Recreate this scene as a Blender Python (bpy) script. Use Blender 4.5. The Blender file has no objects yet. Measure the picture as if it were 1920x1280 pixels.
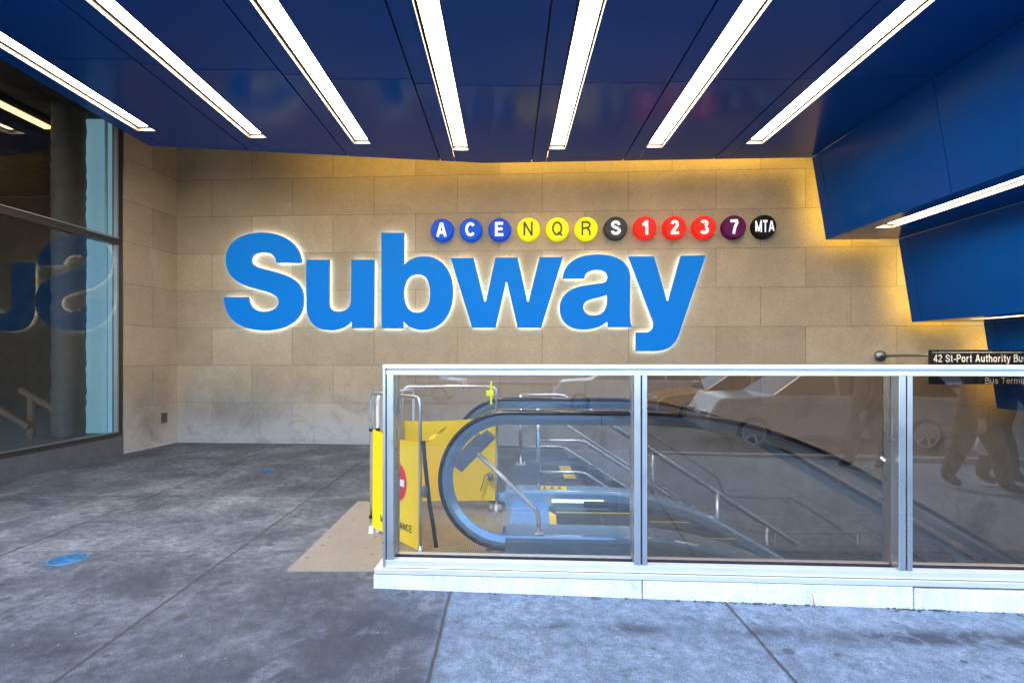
import bpy, bmesh, math, random
from mathutils import Vector, Matrix
from math import sin, cos, pi, radians, sqrt, atan

random.seed(7)
C = bpy.context.scene.collection
TH = atan(0.056); S_, C_ = sin(TH), cos(TH)
H = 1.43
CX, CY, F = 952.0, 667.0, 1000.0

def BW(u, v, z=0.0):                      # building frame -> world
    return Vector((u*C_ + v*S_, -u*S_ + v*C_, z))
def WB(x, y):                             # world -> building frame
    return (x*C_ - y*S_, x*S_ + y*C_)
def px_on_v(px, py, v):                   # photo pixel -> point on building plane v = const, as (u, z)
    p = (px-CX)/F; q = (CY-py)/F
    y = v/(p*S_ + C_); x = p*y
    return (x*C_ - y*S_, H + q*y)

# ------------------------------------------------------------------ mesh builder
class MB:
    def __init__(s): s.v = []; s.f = []; s.m = []; s.sm = []
    def add(s, vs, fs, mi=0, smooth=False):
        o = len(s.v); s.v += [tuple(p) for p in vs]
        for f in fs:
            s.f.append([i+o for i in f]); s.m.append(mi); s.sm.append(smooth)
    def box(s, x0, x1, y0, y1, z0, z1, mi=0):
        vs = [(x, y, z) for z in (z0, z1) for y in (y0, y1) for x in (x0, x1)]
        s.add(vs, [(0,2,3,1),(4,5,7,6),(0,1,5,4),(2,6,7,3),(0,4,6,2),(1,3,7,5)], mi)
    def obox(s, c, ax, ay, az, mi=0):     # oriented box: centre and three half-axis vectors
        c, ax, ay, az = map(Vector, (c, ax, ay, az))
        vs = [c + ax*i + ay*j + az*k for k in (-1,1) for j in (-1,1) for i in (-1,1)]
        s.add(vs, [(0,2,3,1),(4,5,7,6),(0,1,5,4),(2,6,7,3),(0,4,6,2),(1,3,7,5)], mi)
    def tube(s, pts, r, n=12, mi=0, cap=True, flat=1.0, smooth=True):
        pts = [Vector(p) for p in pts]; rings = []
        t0 = (pts[1]-pts[0]).normalized()
        up = Vector((0,0,1)) if abs(t0.z) < .9 else Vector((0,1,0))
        nx = t0.cross(up).normalized()
        vs = []
        for i, p in enumerate(pts):
            a = (p - pts[i-1]).normalized() if i else t0
            b = (pts[i+1]-p).normalized() if i < len(pts)-1 else a
            t = (a+b).normalized()
            nx = (nx - t*nx.dot(t)).normalized(); ny = t.cross(nx)
            k = 1/max(.5, sqrt(max(0.0, (1+a.dot(b))/2)))
            rr = r[i] if isinstance(r, (list, tuple)) else r
            for j in range(n):
                an = 2*pi*j/n
                vs.append(p + (nx*cos(an)*rr*k + ny*sin(an)*rr*k*flat))
        fs = []
        for i in range(len(pts)-1):
            for j in range(n):
                fs.append((i*n+j, i*n+(j+1)%n, (i+1)*n+(j+1)%n, (i+1)*n+j))
        s.add(vs, fs, mi, smooth)
        if cap:
            o = len(s.v)-len(vs); e = o+(len(pts)-1)*n
            s.f.append([o+j for j in reversed(range(n))]); s.m.append(mi); s.sm.append(False)
            s.f.append([e+j for j in range(n)]); s.m.append(mi); s.sm.append(False)
    def lathe(s, prof, c=(0,0,0), axis='z', n=32, mi=0, smooth=True):  # prof: (radius, height)
        vs = []
        for r, h in prof:
            for j in range(n):
                a = 2*pi*j/n; x, y = r*cos(a), r*sin(a)
                p = {'z': (x, y, h), 'y': (x, h, y), 'x': (h, x, y)}[axis]
                vs.append((p[0]+c[0], p[1]+c[1], p[2]+c[2]))
        fs = []
        for i in range(len(prof)-1):
            for j in range(n):
                fs.append((i*n+j, i*n+(j+1)%n, (i+1)*n+(j+1)%n, (i+1)*n+j))
        s.add(vs, fs, mi, smooth)
    def prism(s, poly, a, b, plane='xy', mi=0):   # extrude polygon from a to b along the third axis
        n = len(poly)
        def P(p, h):
            return {'xy': (p[0], p[1], h), 'xz': (p[0], h, p[1]), 'yz': (h, p[0], p[1])}[plane]
        vs = [P(p, a) for p in poly] + [P(p, b) for p in poly]
        fs = [tuple(range(n)), tuple(range(2*n-1, n-1, -1))] + [(i, i+n, (i+1)%n+n, (i+1)%n) for i in range(n)]
        s.add(vs, fs, mi)
    def sweep(s, path, prof, mi=0, smooth=False):  # path: list of ((u,z),(nu,nz)); prof: list of (n, v)
        vs = []; k = len(prof)
        for (p, nn) in path:
            for (a, vv) in prof:
                vs.append((p[0]+nn[0]*a, vv, p[1]+nn[1]*a))
        fs = []
        for i in range(len(path)-1):
            for j in range(k):
                fs.append((i*k+j, (i+1)*k+j, (i+1)*k+(j+1)%k, i*k+(j+1)%k))
        fs.append(tuple(range(k))); e = (len(path)-1)*k
        fs.append(tuple(e+j for j in reversed(range(k))))
        s.add(vs, fs, mi, smooth)
    def poly3(s, pts, mi=0): s.add(pts, [tuple(range(len(pts)))], mi)
    def build(s, name, mats, parent=None, origin=(0,0,0), bevel=0, frame=None, segs=2, normals=True):
        me = bpy.data.meshes.new(name)
        o0 = Vector(origin)
        me.from_pydata([tuple(Vector(p)-o0) for p in s.v], [], s.f)
        if not isinstance(mats, (list, tuple)): mats = [mats]
        for m in mats: me.materials.append(m)
        for p, mi, sm in zip(me.polygons, s.m, s.sm): p.material_index = mi; p.use_smooth = sm
        if normals:
            bm = bmesh.new(); bm.from_mesh(me); bmesh.ops.recalc_face_normals(bm, faces=bm.faces); bm.to_mesh(me); bm.free()
        me.update()
        ob = bpy.data.objects.new(name, me); C.objects.link(ob)
        if parent is not None: ob.parent = parent
        elif frame == 'B':
            ob.location = BW(*origin); ob.rotation_euler = (0, 0, -TH)
        else: ob.location = o0
        if bevel:
            b = ob.modifiers.new('Bevel', 'BEVEL'); b.width = bevel; b.segments = segs; b.limit_method = 'ANGLE'; b.angle_limit = radians(40)
            ob.modifiers.new('W', 'WEIGHTED_NORMAL') if False else None
        return ob

class Thing:                                # an Empty whose children are built in the same absolute frame
    def __init__(s, name, label, cat, loc=(0,0,0), frame='B', group=None):
        o = bpy.data.objects.new(name, None); C.objects.link(o)
        o.empty_display_size = .1
        if frame == 'B': o.location = BW(*loc); o.rotation_euler = (0,0,-TH)
        else: o.location = loc
        o['label'] = label; o['category'] = cat
        if group: o['group'] = group
        s.o = o; s.loc = loc
    def part(s, name, mb, mats, bevel=0, label=None, parent=None, segs=2):
        ob = mb.build(name, mats, parent or s.o, s.loc, bevel, segs=segs)
        if label: ob['label'] = label
        return ob
def tag(o, label, cat, group=None):
    o['label'] = label; o['category'] = cat
    if group: o['group'] = group
    return o
def struct(o, label=None):
    o['kind'] = 'structure'
    if label: o['label'] = label
    return o

# ------------------------------------------------------------------ materials
def newmat(name):
    m = bpy.data.materials.new(name); m.use_nodes = True
    nt = m.node_tree; b = nt.nodes['Principled BSDF']
    return m, nt, b
def N(nt, t, **k):
    n = nt.nodes.new(t)
    for a, v in k.items(): setattr(n, a, v)
    return n
def L(nt, a, b): nt.links.new(a, b)
def mathn(nt, op, a, b=None, c=None):
    n = N(nt, 'ShaderNodeMath', operation=op)
    for i, x in enumerate((a, b, c)):
        if x is None: continue
        if isinstance(x, (int, float)): n.inputs[i].default_value = x
        else: L(nt, x, n.inputs[i])
    return n.outputs[0]
def mixc(nt, fac, a, b, mode='MIX'):
    n = N(nt, 'ShaderNodeMix', data_type='RGBA', blend_type=mode)
    for i, x in ((0, fac), (6, a), (7, b)):
        if isinstance(x, (int, float)): n.inputs[i].default_value = x
        elif isinstance(x, tuple): n.inputs[i].default_value = (*x[:3], 1)
        else: L(nt, x, n.inputs[i])
    return n.outputs[2]
def noise(nt, co, scale, detail=4, rough=.55, dist=0):
    n = N(nt, 'ShaderNodeTexNoise'); n.inputs['Scale'].default_value = scale
    n.inputs['Detail'].default_value = detail; n.inputs['Roughness'].default_value = rough; n.inputs['Distortion'].default_value = dist
    if co is not None: L(nt, co, n.inputs['Vector'])
    return n.outputs[0]
def ramp(nt, fac, stops):
    n = N(nt, 'ShaderNodeValToRGB'); cr = n.color_ramp
    while len(cr.elements) > 1: cr.elements.remove(cr.elements[-1])
    for i, (p, c) in enumerate(stops):
        e = cr.elements[0] if i == 0 else cr.elements.new(p)
        e.position = p; e.color = (c, c, c, 1) if isinstance(c, (int, float)) else (*c, 1)
    L(nt, fac, n.inputs[0]); return n.outputs[0]
def mrange(nt, x, a, b, c=0., d=1.):
    n = N(nt, 'ShaderNodeMapRange'); n.inputs[1].default_value = a; n.inputs[2].default_value = b
    n.inputs[3].default_value = c; n.inputs[4].default_value = d; L(nt, x, n.inputs[0]); return n.outputs[0]
def pos(nt):
    g = N(nt, 'ShaderNodeNewGeometry'); return g.outputs['Position']
def bump(nt, b, h, strength=.3, dist=.01):
    n = N(nt, 'ShaderNodeBump'); n.inputs['Strength'].default_value = strength; n.inputs['Distance'].default_value = dist
    L(nt, h, n.inputs['Height']); L(nt, n.outputs[0], b.inputs['Normal'])

def simple(name, col, rough=.5, metal=0., em=None, es=0., spec=None, coat=0., vary=.12, nscale=9., bmp=0., trans=0.):
    m, nt, b = newmat(name)
    p = N(nt, 'ShaderNodeTexCoord').outputs['Object']
    nz = noise(nt, p, nscale, 5)
    c = mixc(nt, nz, tuple(x*(1-vary) for x in col), tuple(min(1, x*(1+vary)) for x in col))
    L(nt, c, b.inputs['Base Color'])
    r = mrange(nt, noise(nt, p, nscale*2.3, 3), .3, .7, max(0.02, rough*.8), min(1, rough*1.2)); L(nt, r, b.inputs['Roughness'])
    b.inputs['Metallic'].default_value = metal
    if coat: b.inputs['Coat Weight'].default_value = coat; b.inputs['Coat Roughness'].default_value = .05
    if spec is not None: b.inputs['Specular IOR Level'].default_value = spec
    if em: b.inputs['Emission Color'].default_value = (*em, 1); b.inputs['Emission Strength'].default_value = es
    if bmp: bump(nt, b, noise(nt, p, 60, 3), bmp, .004)
    return m
def emit(name, col, s, flicker=0):
    m, nt, b = newmat(name)
    b.inputs['Base Color'].default_value = (.8,.8,.8,1)
    b.inputs['Emission Color'].default_value = (*col, 1); b.inputs['Emission Strength'].default_value = s
    return m
def glass(name, tint, base=.03, k=1.0, gcol=(1,1,1), rough=0.0, dirt=.02):
    m = bpy.data.materials.new(name); m.use_nodes = True; nt = m.node_tree; nt.nodes.clear()
    out = N(nt, 'ShaderNodeOutputMaterial'); tr = N(nt, 'ShaderNodeBsdfTransparent'); gl = N(nt, 'ShaderNodeBsdfGlossy')
    df = N(nt, 'ShaderNodeBsdfDiffuse'); df.inputs[0].default_value = (.55,.55,.52,1)
    tr.inputs[0].default_value = (*tint, 1); gl.inputs[0].default_value = (*gcol, 1); gl.inputs['Roughness'].default_value = rough
    lw = N(nt, 'ShaderNodeFresnel'); lw.inputs[0].default_value = 1.5
    f = mathn(nt, 'MULTIPLY_ADD', lw.outputs[0], k, base)
    f = mathn(nt, 'MINIMUM', f, 1.0)
    mx = N(nt, 'ShaderNodeMixShader'); L(nt, f, mx.inputs[0]); L(nt, tr.outputs[0], mx.inputs[1]); L(nt, gl.outputs[0], mx.inputs[2])
    p = N(nt, 'ShaderNodeTexCoord').outputs['Object']
    d = mathn(nt, 'MULTIPLY', ramp(nt, noise(nt, p, 3.5, 8, .7), [(.45, 0.), (.8, 1.)]), dirt)
    m2 = N(nt, 'ShaderNodeMixShader'); L(nt, d, m2.inputs[0]); L(nt, mx.outputs[0], m2.inputs[1]); L(nt, df.outputs[0], m2.inputs[2])
    L(nt, m2.outputs[0], out.inputs[0]); return m
def steel(name, col=(.62,.64,.67), rough=.28, streak=(1,1,60)):
    m, nt, b = newmat(name)
    tc = N(nt, 'ShaderNodeTexCoord').outputs['Object']
    mp = N(nt, 'ShaderNodeMapping'); mp.inputs['Scale'].default_value = streak; L(nt, tc, mp.inputs[0])
    n1 = noise(nt, mp.outputs[0], 6, 3); n2 = noise(nt, tc, 2.2, 5)
    L(nt, mixc(nt, n2, tuple(x*.82 for x in col), col), b.inputs['Base Color'])
    b.inputs['Metallic'].default_value = 1
    L(nt, mathn(nt, 'ADD', mrange(nt, n1, .3, .7, rough*.7, rough*1.25), mrange(nt, n2, .35, .7, 0, .12)), b.inputs['Roughness'])
    return m

def stone_wall(name, along, base_z=.06, off=-.13, col=(.43,.318,.205)):
    """large sawn stone blocks 1.353 x 0.609 m; `along` picks world X or Y as the running axis"""
    m, nt, b = newmat(name)
    P = pos(nt); sx = N(nt, 'ShaderNodeSeparateXYZ'); L(nt, P, sx.inputs[0])
    a = sx.outputs[0 if along == 'x' else 1]; z = sx.outputs[2]
    cmb = N(nt, 'ShaderNodeCombineXYZ'); L(nt, mathn(nt, 'SUBTRACT', a, off - 13.53), cmb.inputs[0]); L(nt, mathn(nt, 'SUBTRACT', z, base_z - 6.09*2), cmb.inputs[1])
    br = N(nt, 'ShaderNodeTexBrick'); L(nt, cmb.outputs[0], br.inputs['Vector'])
    br.offset = .5; br.offset_frequency = 2
    for k, v in (('Scale', 1), ('Mortar Size', .0045), ('Mortar Smooth', .25), ('Brick Width', 1.353), ('Row Height', .609), ('Bias', 0)): br.inputs[k].default_value = v
    br.inputs['Color1'].default_value = (*[c*.86 for c in col], 1); br.inputs['Color2'].default_value = (*[c*1.10 for c in col], 1)
    br.inputs['Mortar'].default_value = (.22,.165,.11,1)
    c = br.outputs['Color']
    fine = noise(nt, P, 55, 6, .75); mid = noise(nt, P, 6, 6, .65, .6); big = noise(nt, P, 1.1, 4, .6)
    c = mixc(nt, .55, c, mixc(nt, 1., c, ramp(nt, fine, [(.30, .55), (.5, 1.), (.72, 1.5)]), 'MULTIPLY'))
    c = mixc(nt, 1., c, ramp(nt, mid, [(.25, .93), (.5, 1.), (.75, 1.05)]), 'MULTIPLY')
    c = mixc(nt, 1., c, ramp(nt, big, [(.3, .9), (.7, 1.08)]), 'MULTIPLY')
    # sweeping saw marks on some blocks
    wv = N(nt, 'ShaderNodeTexWave', wave_type='RINGS'); wv.inputs['Scale'].default_value = .55; wv.inputs['Distortion'].default_value = 3.5; wv.inputs['Detail'].default_value = 3; L(nt, P, wv.inputs['Vector'])
    sm = mathn(nt, 'MULTIPLY', ramp(nt, wv.outputs['Fac'], [(.90, 0.), (.97, 1.), (1., .3)]), ramp(nt, noise(nt, P, .9, 2), [(.5, 0.), (.62, .22)]))
    c = mixc(nt, sm, c, (.55,.47,.36))
    # paler greyer low down: daylight bounce painted in, plus washed stone, with grime blotches
    low = mathn(nt, 'ADD', z, mathn(nt, 'MULTIPLY', mathn(nt, 'SUBTRACT', noise(nt, P, 2.2, 6, .7), .5), 1.1))
    lf = mrange(nt, low, .15, 1.0, .68, 0.)
    lf.node.clamp = True
    c = mixc(nt, lf, c, (.50,.485,.47))
    gr = mathn(nt, 'MULTIPLY', ramp(nt, noise(nt, P, 1.7, 7, .7, .8), [(.50, 0.), (.72, 1.)]), mrange(nt, z, .1, 1.5, .65, 0.0))
    c = mixc(nt, gr, c, (.13,.115,.10))
    gx = gauss(nt, a, z, -4.6 if along == 'x' else 8.3, .62, 1.1 if along == 'x' else .5, .42)
    gr2 = mathn(nt, 'MULTIPLY', gx, ramp(nt, noise(nt, P, 2.6, 6, .7, .6), [(.32, .25), (.66, .62)]))
    c = mixc(nt, gr2, c, (.15,.125,.10))
    # long scratches / drips
    mp = N(nt, 'ShaderNodeMapping'); mp.inputs['Scale'].default_value = (5,5,.5); L(nt, P, mp.inputs[0])
    dr = mathn(nt, 'MULTIPLY', ramp(nt, noise(nt, mp.outputs[0], 3, 5, .7), [(.60, 0.), (.75, .5)]), mrange(nt, z, 0, 4, .7, .25))
    c = mixc(nt, dr, c, (.2,.165,.125))
    L(nt, c, b.inputs['Base Color']); b.inputs['Roughness'].default_value = .85
    b.inputs['Specular IOR Level'].default_value = .25
    h = mathn(nt, 'ADD', mathn(nt, 'MULTIPLY', fine, .25), mathn(nt, 'MULTIPLY', mathn(nt, 'SUBTRACT', 1., br.outputs['Fac']), 1.))
    bump(nt, b, h, .5, .006)
    return m

def gauss(nt, X, Y, cx, cy, rx, ry):
    a = mathn(nt, 'DIVIDE', mathn(nt, 'SUBTRACT', X, cx), rx); b_ = mathn(nt, 'DIVIDE', mathn(nt, 'SUBTRACT', Y, cy), ry)
    r2 = mathn(nt, 'ADD', mathn(nt, 'MULTIPLY', a, a), mathn(nt, 'MULTIPLY', b_, b_))
    return mathn(nt, 'EXPONENT', mathn(nt, 'MULTIPLY', r2, -1.0))

def paving():
    m, nt, b = newmat('paving_concrete')
    P = pos(nt); sx = N(nt, 'ShaderNodeSeparateXYZ'); L(nt, P, sx.inputs[0])
    wob = mathn(nt, 'MULTIPLY', mathn(nt, 'SUBTRACT', noise(nt, P, 9, 5, .7), .5), .022)
    X0, Y0 = sx.outputs[0], sx.outputs[1]
    X = mathn(nt, 'ADD', X0, wob); Y = mathn(nt, 'ADD', Y0, wob)
    def joint(V, o, per, w):
        f = mathn(nt, 'FRACT', mathn(nt, 'DIVIDE', mathn(nt, 'ADD', V, per*20 - o + per/2), per))
        d = mathn(nt, 'MULTIPLY', mathn(nt, 'ABSOLUTE', mathn(nt, 'SUBTRACT', f, .5)), per)
        return d
    dx = joint(X, -.35, 1.64, 0); dy = joint(Y, 3.9, 1.54, 0)
    jx = mrange(nt, dx, .004, .012, 1., 0.); jx.node.clamp = True
    jy = mathn(nt, 'MULTIPLY', mrange(nt, dy, .002, .007, 1., 0.), mathn(nt, 'MULTIPLY', mathn(nt, 'GREATER_THAN', Y0, 3.3), .75))
    jj = mathn(nt, 'MAXIMUM', jx, jy)
    # slab id -> tone
    ix = mathn(nt, 'FLOOR', mathn(nt, 'DIVIDE', mathn(nt, 'ADD', X, 32.8+.35), 1.64)); iy = mathn(nt, 'FLOOR', mathn(nt, 'DIVIDE', mathn(nt, 'ADD', Y, 30.8-3.9), 1.54))
    wn = N(nt, 'ShaderNodeTexWhiteNoise', noise_dimensions='2D'); cc = N(nt, 'ShaderNodeCombineXYZ'); L(nt, ix, cc.inputs[0]); L(nt, iy, cc.inputs[1]); L(nt, cc.outputs[0], wn.inputs['Vector'])
    n1 = noise(nt, P, 1.6, 8, .68, .4); n2 = noise(nt, P, 14, 8, .75); n3 = noise(nt, P, 130, 4, .8); n4 = noise(nt, P, 4.5, 6, .7, 1.2)
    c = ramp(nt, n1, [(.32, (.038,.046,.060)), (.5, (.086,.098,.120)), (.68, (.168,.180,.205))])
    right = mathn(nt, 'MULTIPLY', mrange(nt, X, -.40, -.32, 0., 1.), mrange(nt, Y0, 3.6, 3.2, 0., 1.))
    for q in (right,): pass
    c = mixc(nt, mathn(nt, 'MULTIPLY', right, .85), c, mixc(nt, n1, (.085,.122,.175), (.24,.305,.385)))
    c = mixc(nt, 1., c, mixc(nt, wn.outputs[0], (.9,.9,.9), (1.08,1.08,1.08)), 'MULTIPLY')
    c = mixc(nt, 1., c, ramp(nt, n2, [(.30, .50), (.5, 1.), (.70, 1.6)]), 'MULTIPLY')
    c = mixc(nt, 1., c, ramp(nt, n3, [(.30, .45), (.5, 1.), (.70, 1.8)]), 'MULTIPLY')
    # big stains
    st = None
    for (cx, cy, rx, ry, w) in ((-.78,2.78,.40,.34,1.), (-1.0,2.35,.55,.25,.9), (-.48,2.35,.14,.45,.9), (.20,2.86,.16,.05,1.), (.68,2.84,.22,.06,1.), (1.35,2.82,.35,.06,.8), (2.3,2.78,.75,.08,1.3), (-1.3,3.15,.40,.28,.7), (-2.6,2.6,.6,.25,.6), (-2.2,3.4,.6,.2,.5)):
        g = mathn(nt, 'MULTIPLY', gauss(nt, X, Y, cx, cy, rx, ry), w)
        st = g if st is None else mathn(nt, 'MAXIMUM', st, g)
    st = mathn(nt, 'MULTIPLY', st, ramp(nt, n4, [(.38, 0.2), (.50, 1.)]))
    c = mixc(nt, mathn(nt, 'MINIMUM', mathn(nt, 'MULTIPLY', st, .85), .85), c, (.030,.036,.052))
    # light scuffs
    sc = mathn(nt, 'MULTIPLY', ramp(nt, noise(nt, P, 3.2, 9, .8, .5), [(.58, 0.), (.70, .55)]), 1.)
    c = mixc(nt, sc, c, (.23,.225,.225))
    # pressed gum: dark round spots, and small bright flecks
    vo = N(nt, 'ShaderNodeTexVoronoi', voronoi_dimensions='2D'); vo.inputs['Scale'].default_value = 3.4; vo.inputs['Randomness'].default_value = 1; L(nt, P, vo.inputs['Vector'])
    rnd = N(nt, 'ShaderNodeSeparateColor'); L(nt, vo.outputs['Color'], rnd.inputs[0])
    rad = mathn(nt, 'MULTIPLY', rnd.outputs[0], .15)
    gum = mathn(nt, 'MULTIPLY', mathn(nt, 'LESS_THAN', mathn(nt, 'ADD', vo.outputs['Distance'], mathn(nt, 'MULTIPLY', n2, .03)), rad), mathn(nt, 'GREATER_THAN', rnd.outputs[1], .35))
    c = mixc(nt, mathn(nt, 'MULTIPLY', gum, .72), c, (.05,.05,.055))
    v2 = N(nt, 'ShaderNodeTexVoronoi', voronoi_dimensions='2D'); v2.inputs['Scale'].default_value = 9; L(nt, P, v2.inputs['Vector'])
    r2 = N(nt, 'ShaderNodeSeparateColor'); L(nt, v2.outputs['Color'], r2.inputs[0])
    fl = mathn(nt, 'MULTIPLY', mathn(nt, 'LESS_THAN', v2.outputs['Distance'], mathn(nt, 'MULTIPLY', r2.outputs[1], .05)), mathn(nt, 'GREATER_THAN', r2.outputs[0], .90))
    c = mixc(nt, mathn(nt, 'MULTIPLY', fl, .6), c, (.42,.42,.42))
    c = mixc(nt, mathn(nt, 'MULTIPLY', jj, .9), c, (.045,.043,.045))
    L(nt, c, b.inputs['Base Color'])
    L(nt, mrange(nt, n1, .3, .7, .55, .8), b.inputs['Roughness']); b.inputs['Specular IOR Level'].default_value = .4
    h = mathn(nt, 'SUBTRACT', mathn(nt, 'ADD', mathn(nt, 'MULTIPLY', n3, .22), mathn(nt, 'MULTIPLY', n2, .35)), mathn(nt, 'MULTIPLY', jj, 1.6))
    bump(nt, b, h, .6, .006)
    return m

def granite(name, lo, hi, rough=.6, scale=160):
    m, nt, b = newmat(name); P = pos(nt)
    n = noise(nt, P, scale, 3, .8); n2 = noise(nt, P, 5, 6, .7)
    c = mixc(nt, ramp(nt, n, [(.35, 0.), (.6, 1.)]), lo, hi)
    c = mixc(nt, 1., c, ramp(nt, n2, [(.3, .8), (.7, 1.1)]), 'MULTIPLY')
    mp = N(nt, 'ShaderNodeMapping'); mp.inputs['Scale'].default_value = (6,6,1.2); L(nt, P, mp.inputs[0])
    c = mixc(nt, mathn(nt, 'MULTIPLY', ramp(nt, noise(nt, mp.outputs[0], 2.5, 7, .75), [(.52, 0.), (.72, .55)]), 1.), c, tuple(x*.45 for x in hi))
    L(nt, c, b.inputs['Base Color']); b.inputs['Roughness'].default_value = rough
    bump(nt, b, n, .25, .002)
    return m

def blue_panel(name, r0, r1):
    m, nt, b = newmat(name); P = pos(nt)
    n1 = noise(nt, P, .8, 3); n2 = noise(nt, P, 2.6, 6, .65)
    L(nt, mixc(nt, n1, (.0003,.056,.26), (.0004,.078,.36)), b.inputs['Base Color'])
    L(nt, mrange(nt, n1, .3, .7, r0, r1), b.inputs['Roughness'])
    b.inputs['Specular Tint'].default_value = (.30,.55,1,1); b.inputs['Specular IOR Level'].default_value = .22; b.inputs['IOR'].default_value = 1.42
    bump(nt, b, noise(nt, P, .7, 1), .03, .02)
    return m

def ribbed_plate():
    m, nt, b = newmat('ribbed_landing_plate'); P = pos(nt)
    sx = N(nt, 'ShaderNodeSeparateXYZ'); L(nt, P, sx.inputs[0])
    f = mathn(nt, 'FRACT', mathn(nt, 'MULTIPLY', mathn(nt, 'ADD', sx.outputs[0], 5), 1/.013))
    tri = mathn(nt, 'ABSOLUTE', mathn(nt, 'SUBTRACT', f, .5))
    n1 = noise(nt, P, 5, 6, .7)
    c = mixc(nt, ramp(nt, tri, [(.18, 0.), (.3, 1.)]), (.17,.14,.10), (.50,.44,.34))
    c = mixc(nt, 1., c, ramp(nt, n1, [(.3, .75), (.7, 1.1)]), 'MULTIPLY')
    L(nt, c, b.inputs['Base Color']); b.inputs['Metallic'].default_value = .35; b.inputs['Roughness'].default_value = .42
    bump(nt, b, tri, .6, .004); return m
def plain_plate():
    m, nt, b = newmat('worn_landing_plate'); P = pos(nt)
    n1 = noise(nt, P, 3, 7, .7); n2 = noise(nt, P, 40, 4, .7)
    c = mixc(nt, n1, (.22,.185,.15), (.31,.27,.23))
    c = mixc(nt, 1., c, ramp(nt, n2, [(.3, .86), (.7, 1.08)]), 'MULTIPLY')
    v = N(nt, 'ShaderNodeTexVoronoi', voronoi_dimensions='2D'); v.inputs['Scale'].default_value = 3.1; L(nt, P, v.inputs['Vector'])
    c = mixc(nt, mathn(nt, 'MULTIPLY', mathn(nt, 'LESS_THAN', v.outputs['Distance'], .045), .8), c, (.12,.09,.07))
    L(nt, c, b.inputs['Base Color']); b.inputs['Roughness'].default_value = .55; b.inputs['Metallic'].default_value = .1
    bump(nt, b, n2, .15, .003); return m

M = {}
M['wall'] = stone_wall('tan_stone_blocks', 'x')
M['wall_side'] = stone_wall('tan_stone_blocks_side', 'y', off=.2, col=(.42,.31,.205))
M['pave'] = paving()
M['blue'] = blue_panel('blue_enamel_panel', .165, .20); M['blue_m'] = blue_panel('weathered_blue_panel', .30, .38)
M['dark'] = simple('dark_void', (.012,.012,.014), .8)
M['joint'] = simple('black_gasket', (.006,.008,.014), .7)
M['steel'] = steel('brushed_stainless')
M['steel_v'] = steel('brushed_stainless_post', streak=(60,60,1))
M['steel_dk'] = steel('dull_steel', (.30,.32,.35), .35)
M['alu'] = steel('bright_aluminium', (.78,.79,.80), .30)
M['white_metal'] = simple('grey_reflector', (.30,.27,.24), .4, metal=.2)
M['lens'] = emit('light_lens', (1.0,.83,.58), 7.0)
M['cove'] = emit('cove_tube', (1.0,.70,.07), 2.7); M['cove_dim'] = emit('cove_tube_dim', (1.0,.70,.13), 2.3)
M['kerb'] = granite('pale_granite_kerb', (.55,.54,.52), (.88,.87,.85))
M['fr'] = simple('satin_aluminium', (.80,.785,.77), .35, metal=.45, vary=.06, nscale=5)
M['esteel'] = simple('escalator_steel', (.33,.50,.70), .18, metal=.66, vary=.03, nscale=.7)
M['fpost'] = simple('satin_steel_post', (.64,.655,.67), .30, metal=.92, vary=.05, nscale=2)
M['granite'] = granite('dark_grey_granite', (.05,.05,.055), (.17,.17,.18), .45)
M['fence_glass'] = glass('clear_screen_glass', (.78,.75,.72), .09, 1.1, (1,1,1), 0.0, .02)
M['fence_glass_dark'] = glass('bronze_screen_glass', (.44,.38,.33), .13, 1.4, (1,.83,.68), 0.0, .012)
M['win_glass'] = glass('shop_window_glass', (.80,.84,.82), .015, .75, (1,1,1), 0.0, .02)
M['esc_glass'] = glass('balustrade_glass', (.95,.98,1.0), .015, .6, (.9,1,1), 0.0, .01)
M['rubber'] = simple('black_rubber', (.010,.010,.014), .22, coat=.3)
M['brushes'] = simple('skirt_brush', (.015,.02,.035), .8)
M['yellow'] = simple('yellow_vinyl', (.95,.64,.002), .38, vary=.06, nscale=4, em=(1,.66,0), es=0)
M['yellow_paint'] = simple('yellow_line', (.75,.55,.02), .5)
M['red'] = simple('red_print', (.70,.015,.02), .4)
M['white'] = simple('white_print', (.85,.85,.83), .45)
M['ink'] = simple('black_print', (.02,.018,.015), .5)
M['strap'] = simple('black_webbing', (.012,.012,.012), .75)
M['tube'] = simple('bright_tube', (.80,.82,.84), .28, metal=.9, vary=.02, nscale=1)
M['whitetube'] = simple('white_coated_tube', (.82,.80,.77), .3)
M['step'] = simple('grooved_step', (.10,.10,.11), .5, metal=.6)
M['concrete'] = simple('pit_concrete', (.06,.052,.048), .85, vary=.3, nscale=3, bmp=.3)
M['plate'] = plain_plate(); M['ribs'] = ribbed_plate()
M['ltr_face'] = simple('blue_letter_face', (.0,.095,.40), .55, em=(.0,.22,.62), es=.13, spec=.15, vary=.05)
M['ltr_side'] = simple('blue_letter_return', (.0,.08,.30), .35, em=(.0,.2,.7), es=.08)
M['ltr_back'] = emit('letter_backlight', (.75,.97,1.0), 3.6)
M['sign_black'] = simple('black_sign_enamel', (.012,.010,.009), .3)
M['sign_white'] = simple('sign_lettering', (.82,.74,.60), .4)
M['frame_br'] = simple('bronze_window_frame', (.09,.075,.065), .35, metal=.7)
M['frame_lt'] = simple('grey_glazing_bar', (.33,.33,.33), .4, metal=.5)
M['lid'] = simple('blue_painted_iron', (.02,.12,.25), .5, vary=.9, nscale=30, bmp=.5)
M['pipe'] = simple('rough_plastered_column', (.10,.085,.07), .7, vary=.35, nscale=7, bmp=.8)
M['pale_blue'] = simple('pale_blue_partition', (.50,.68,.78), .5, em=(.30,.62,.80), es=.11)  # glow added to brighten the partition, which is no lamp
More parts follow.
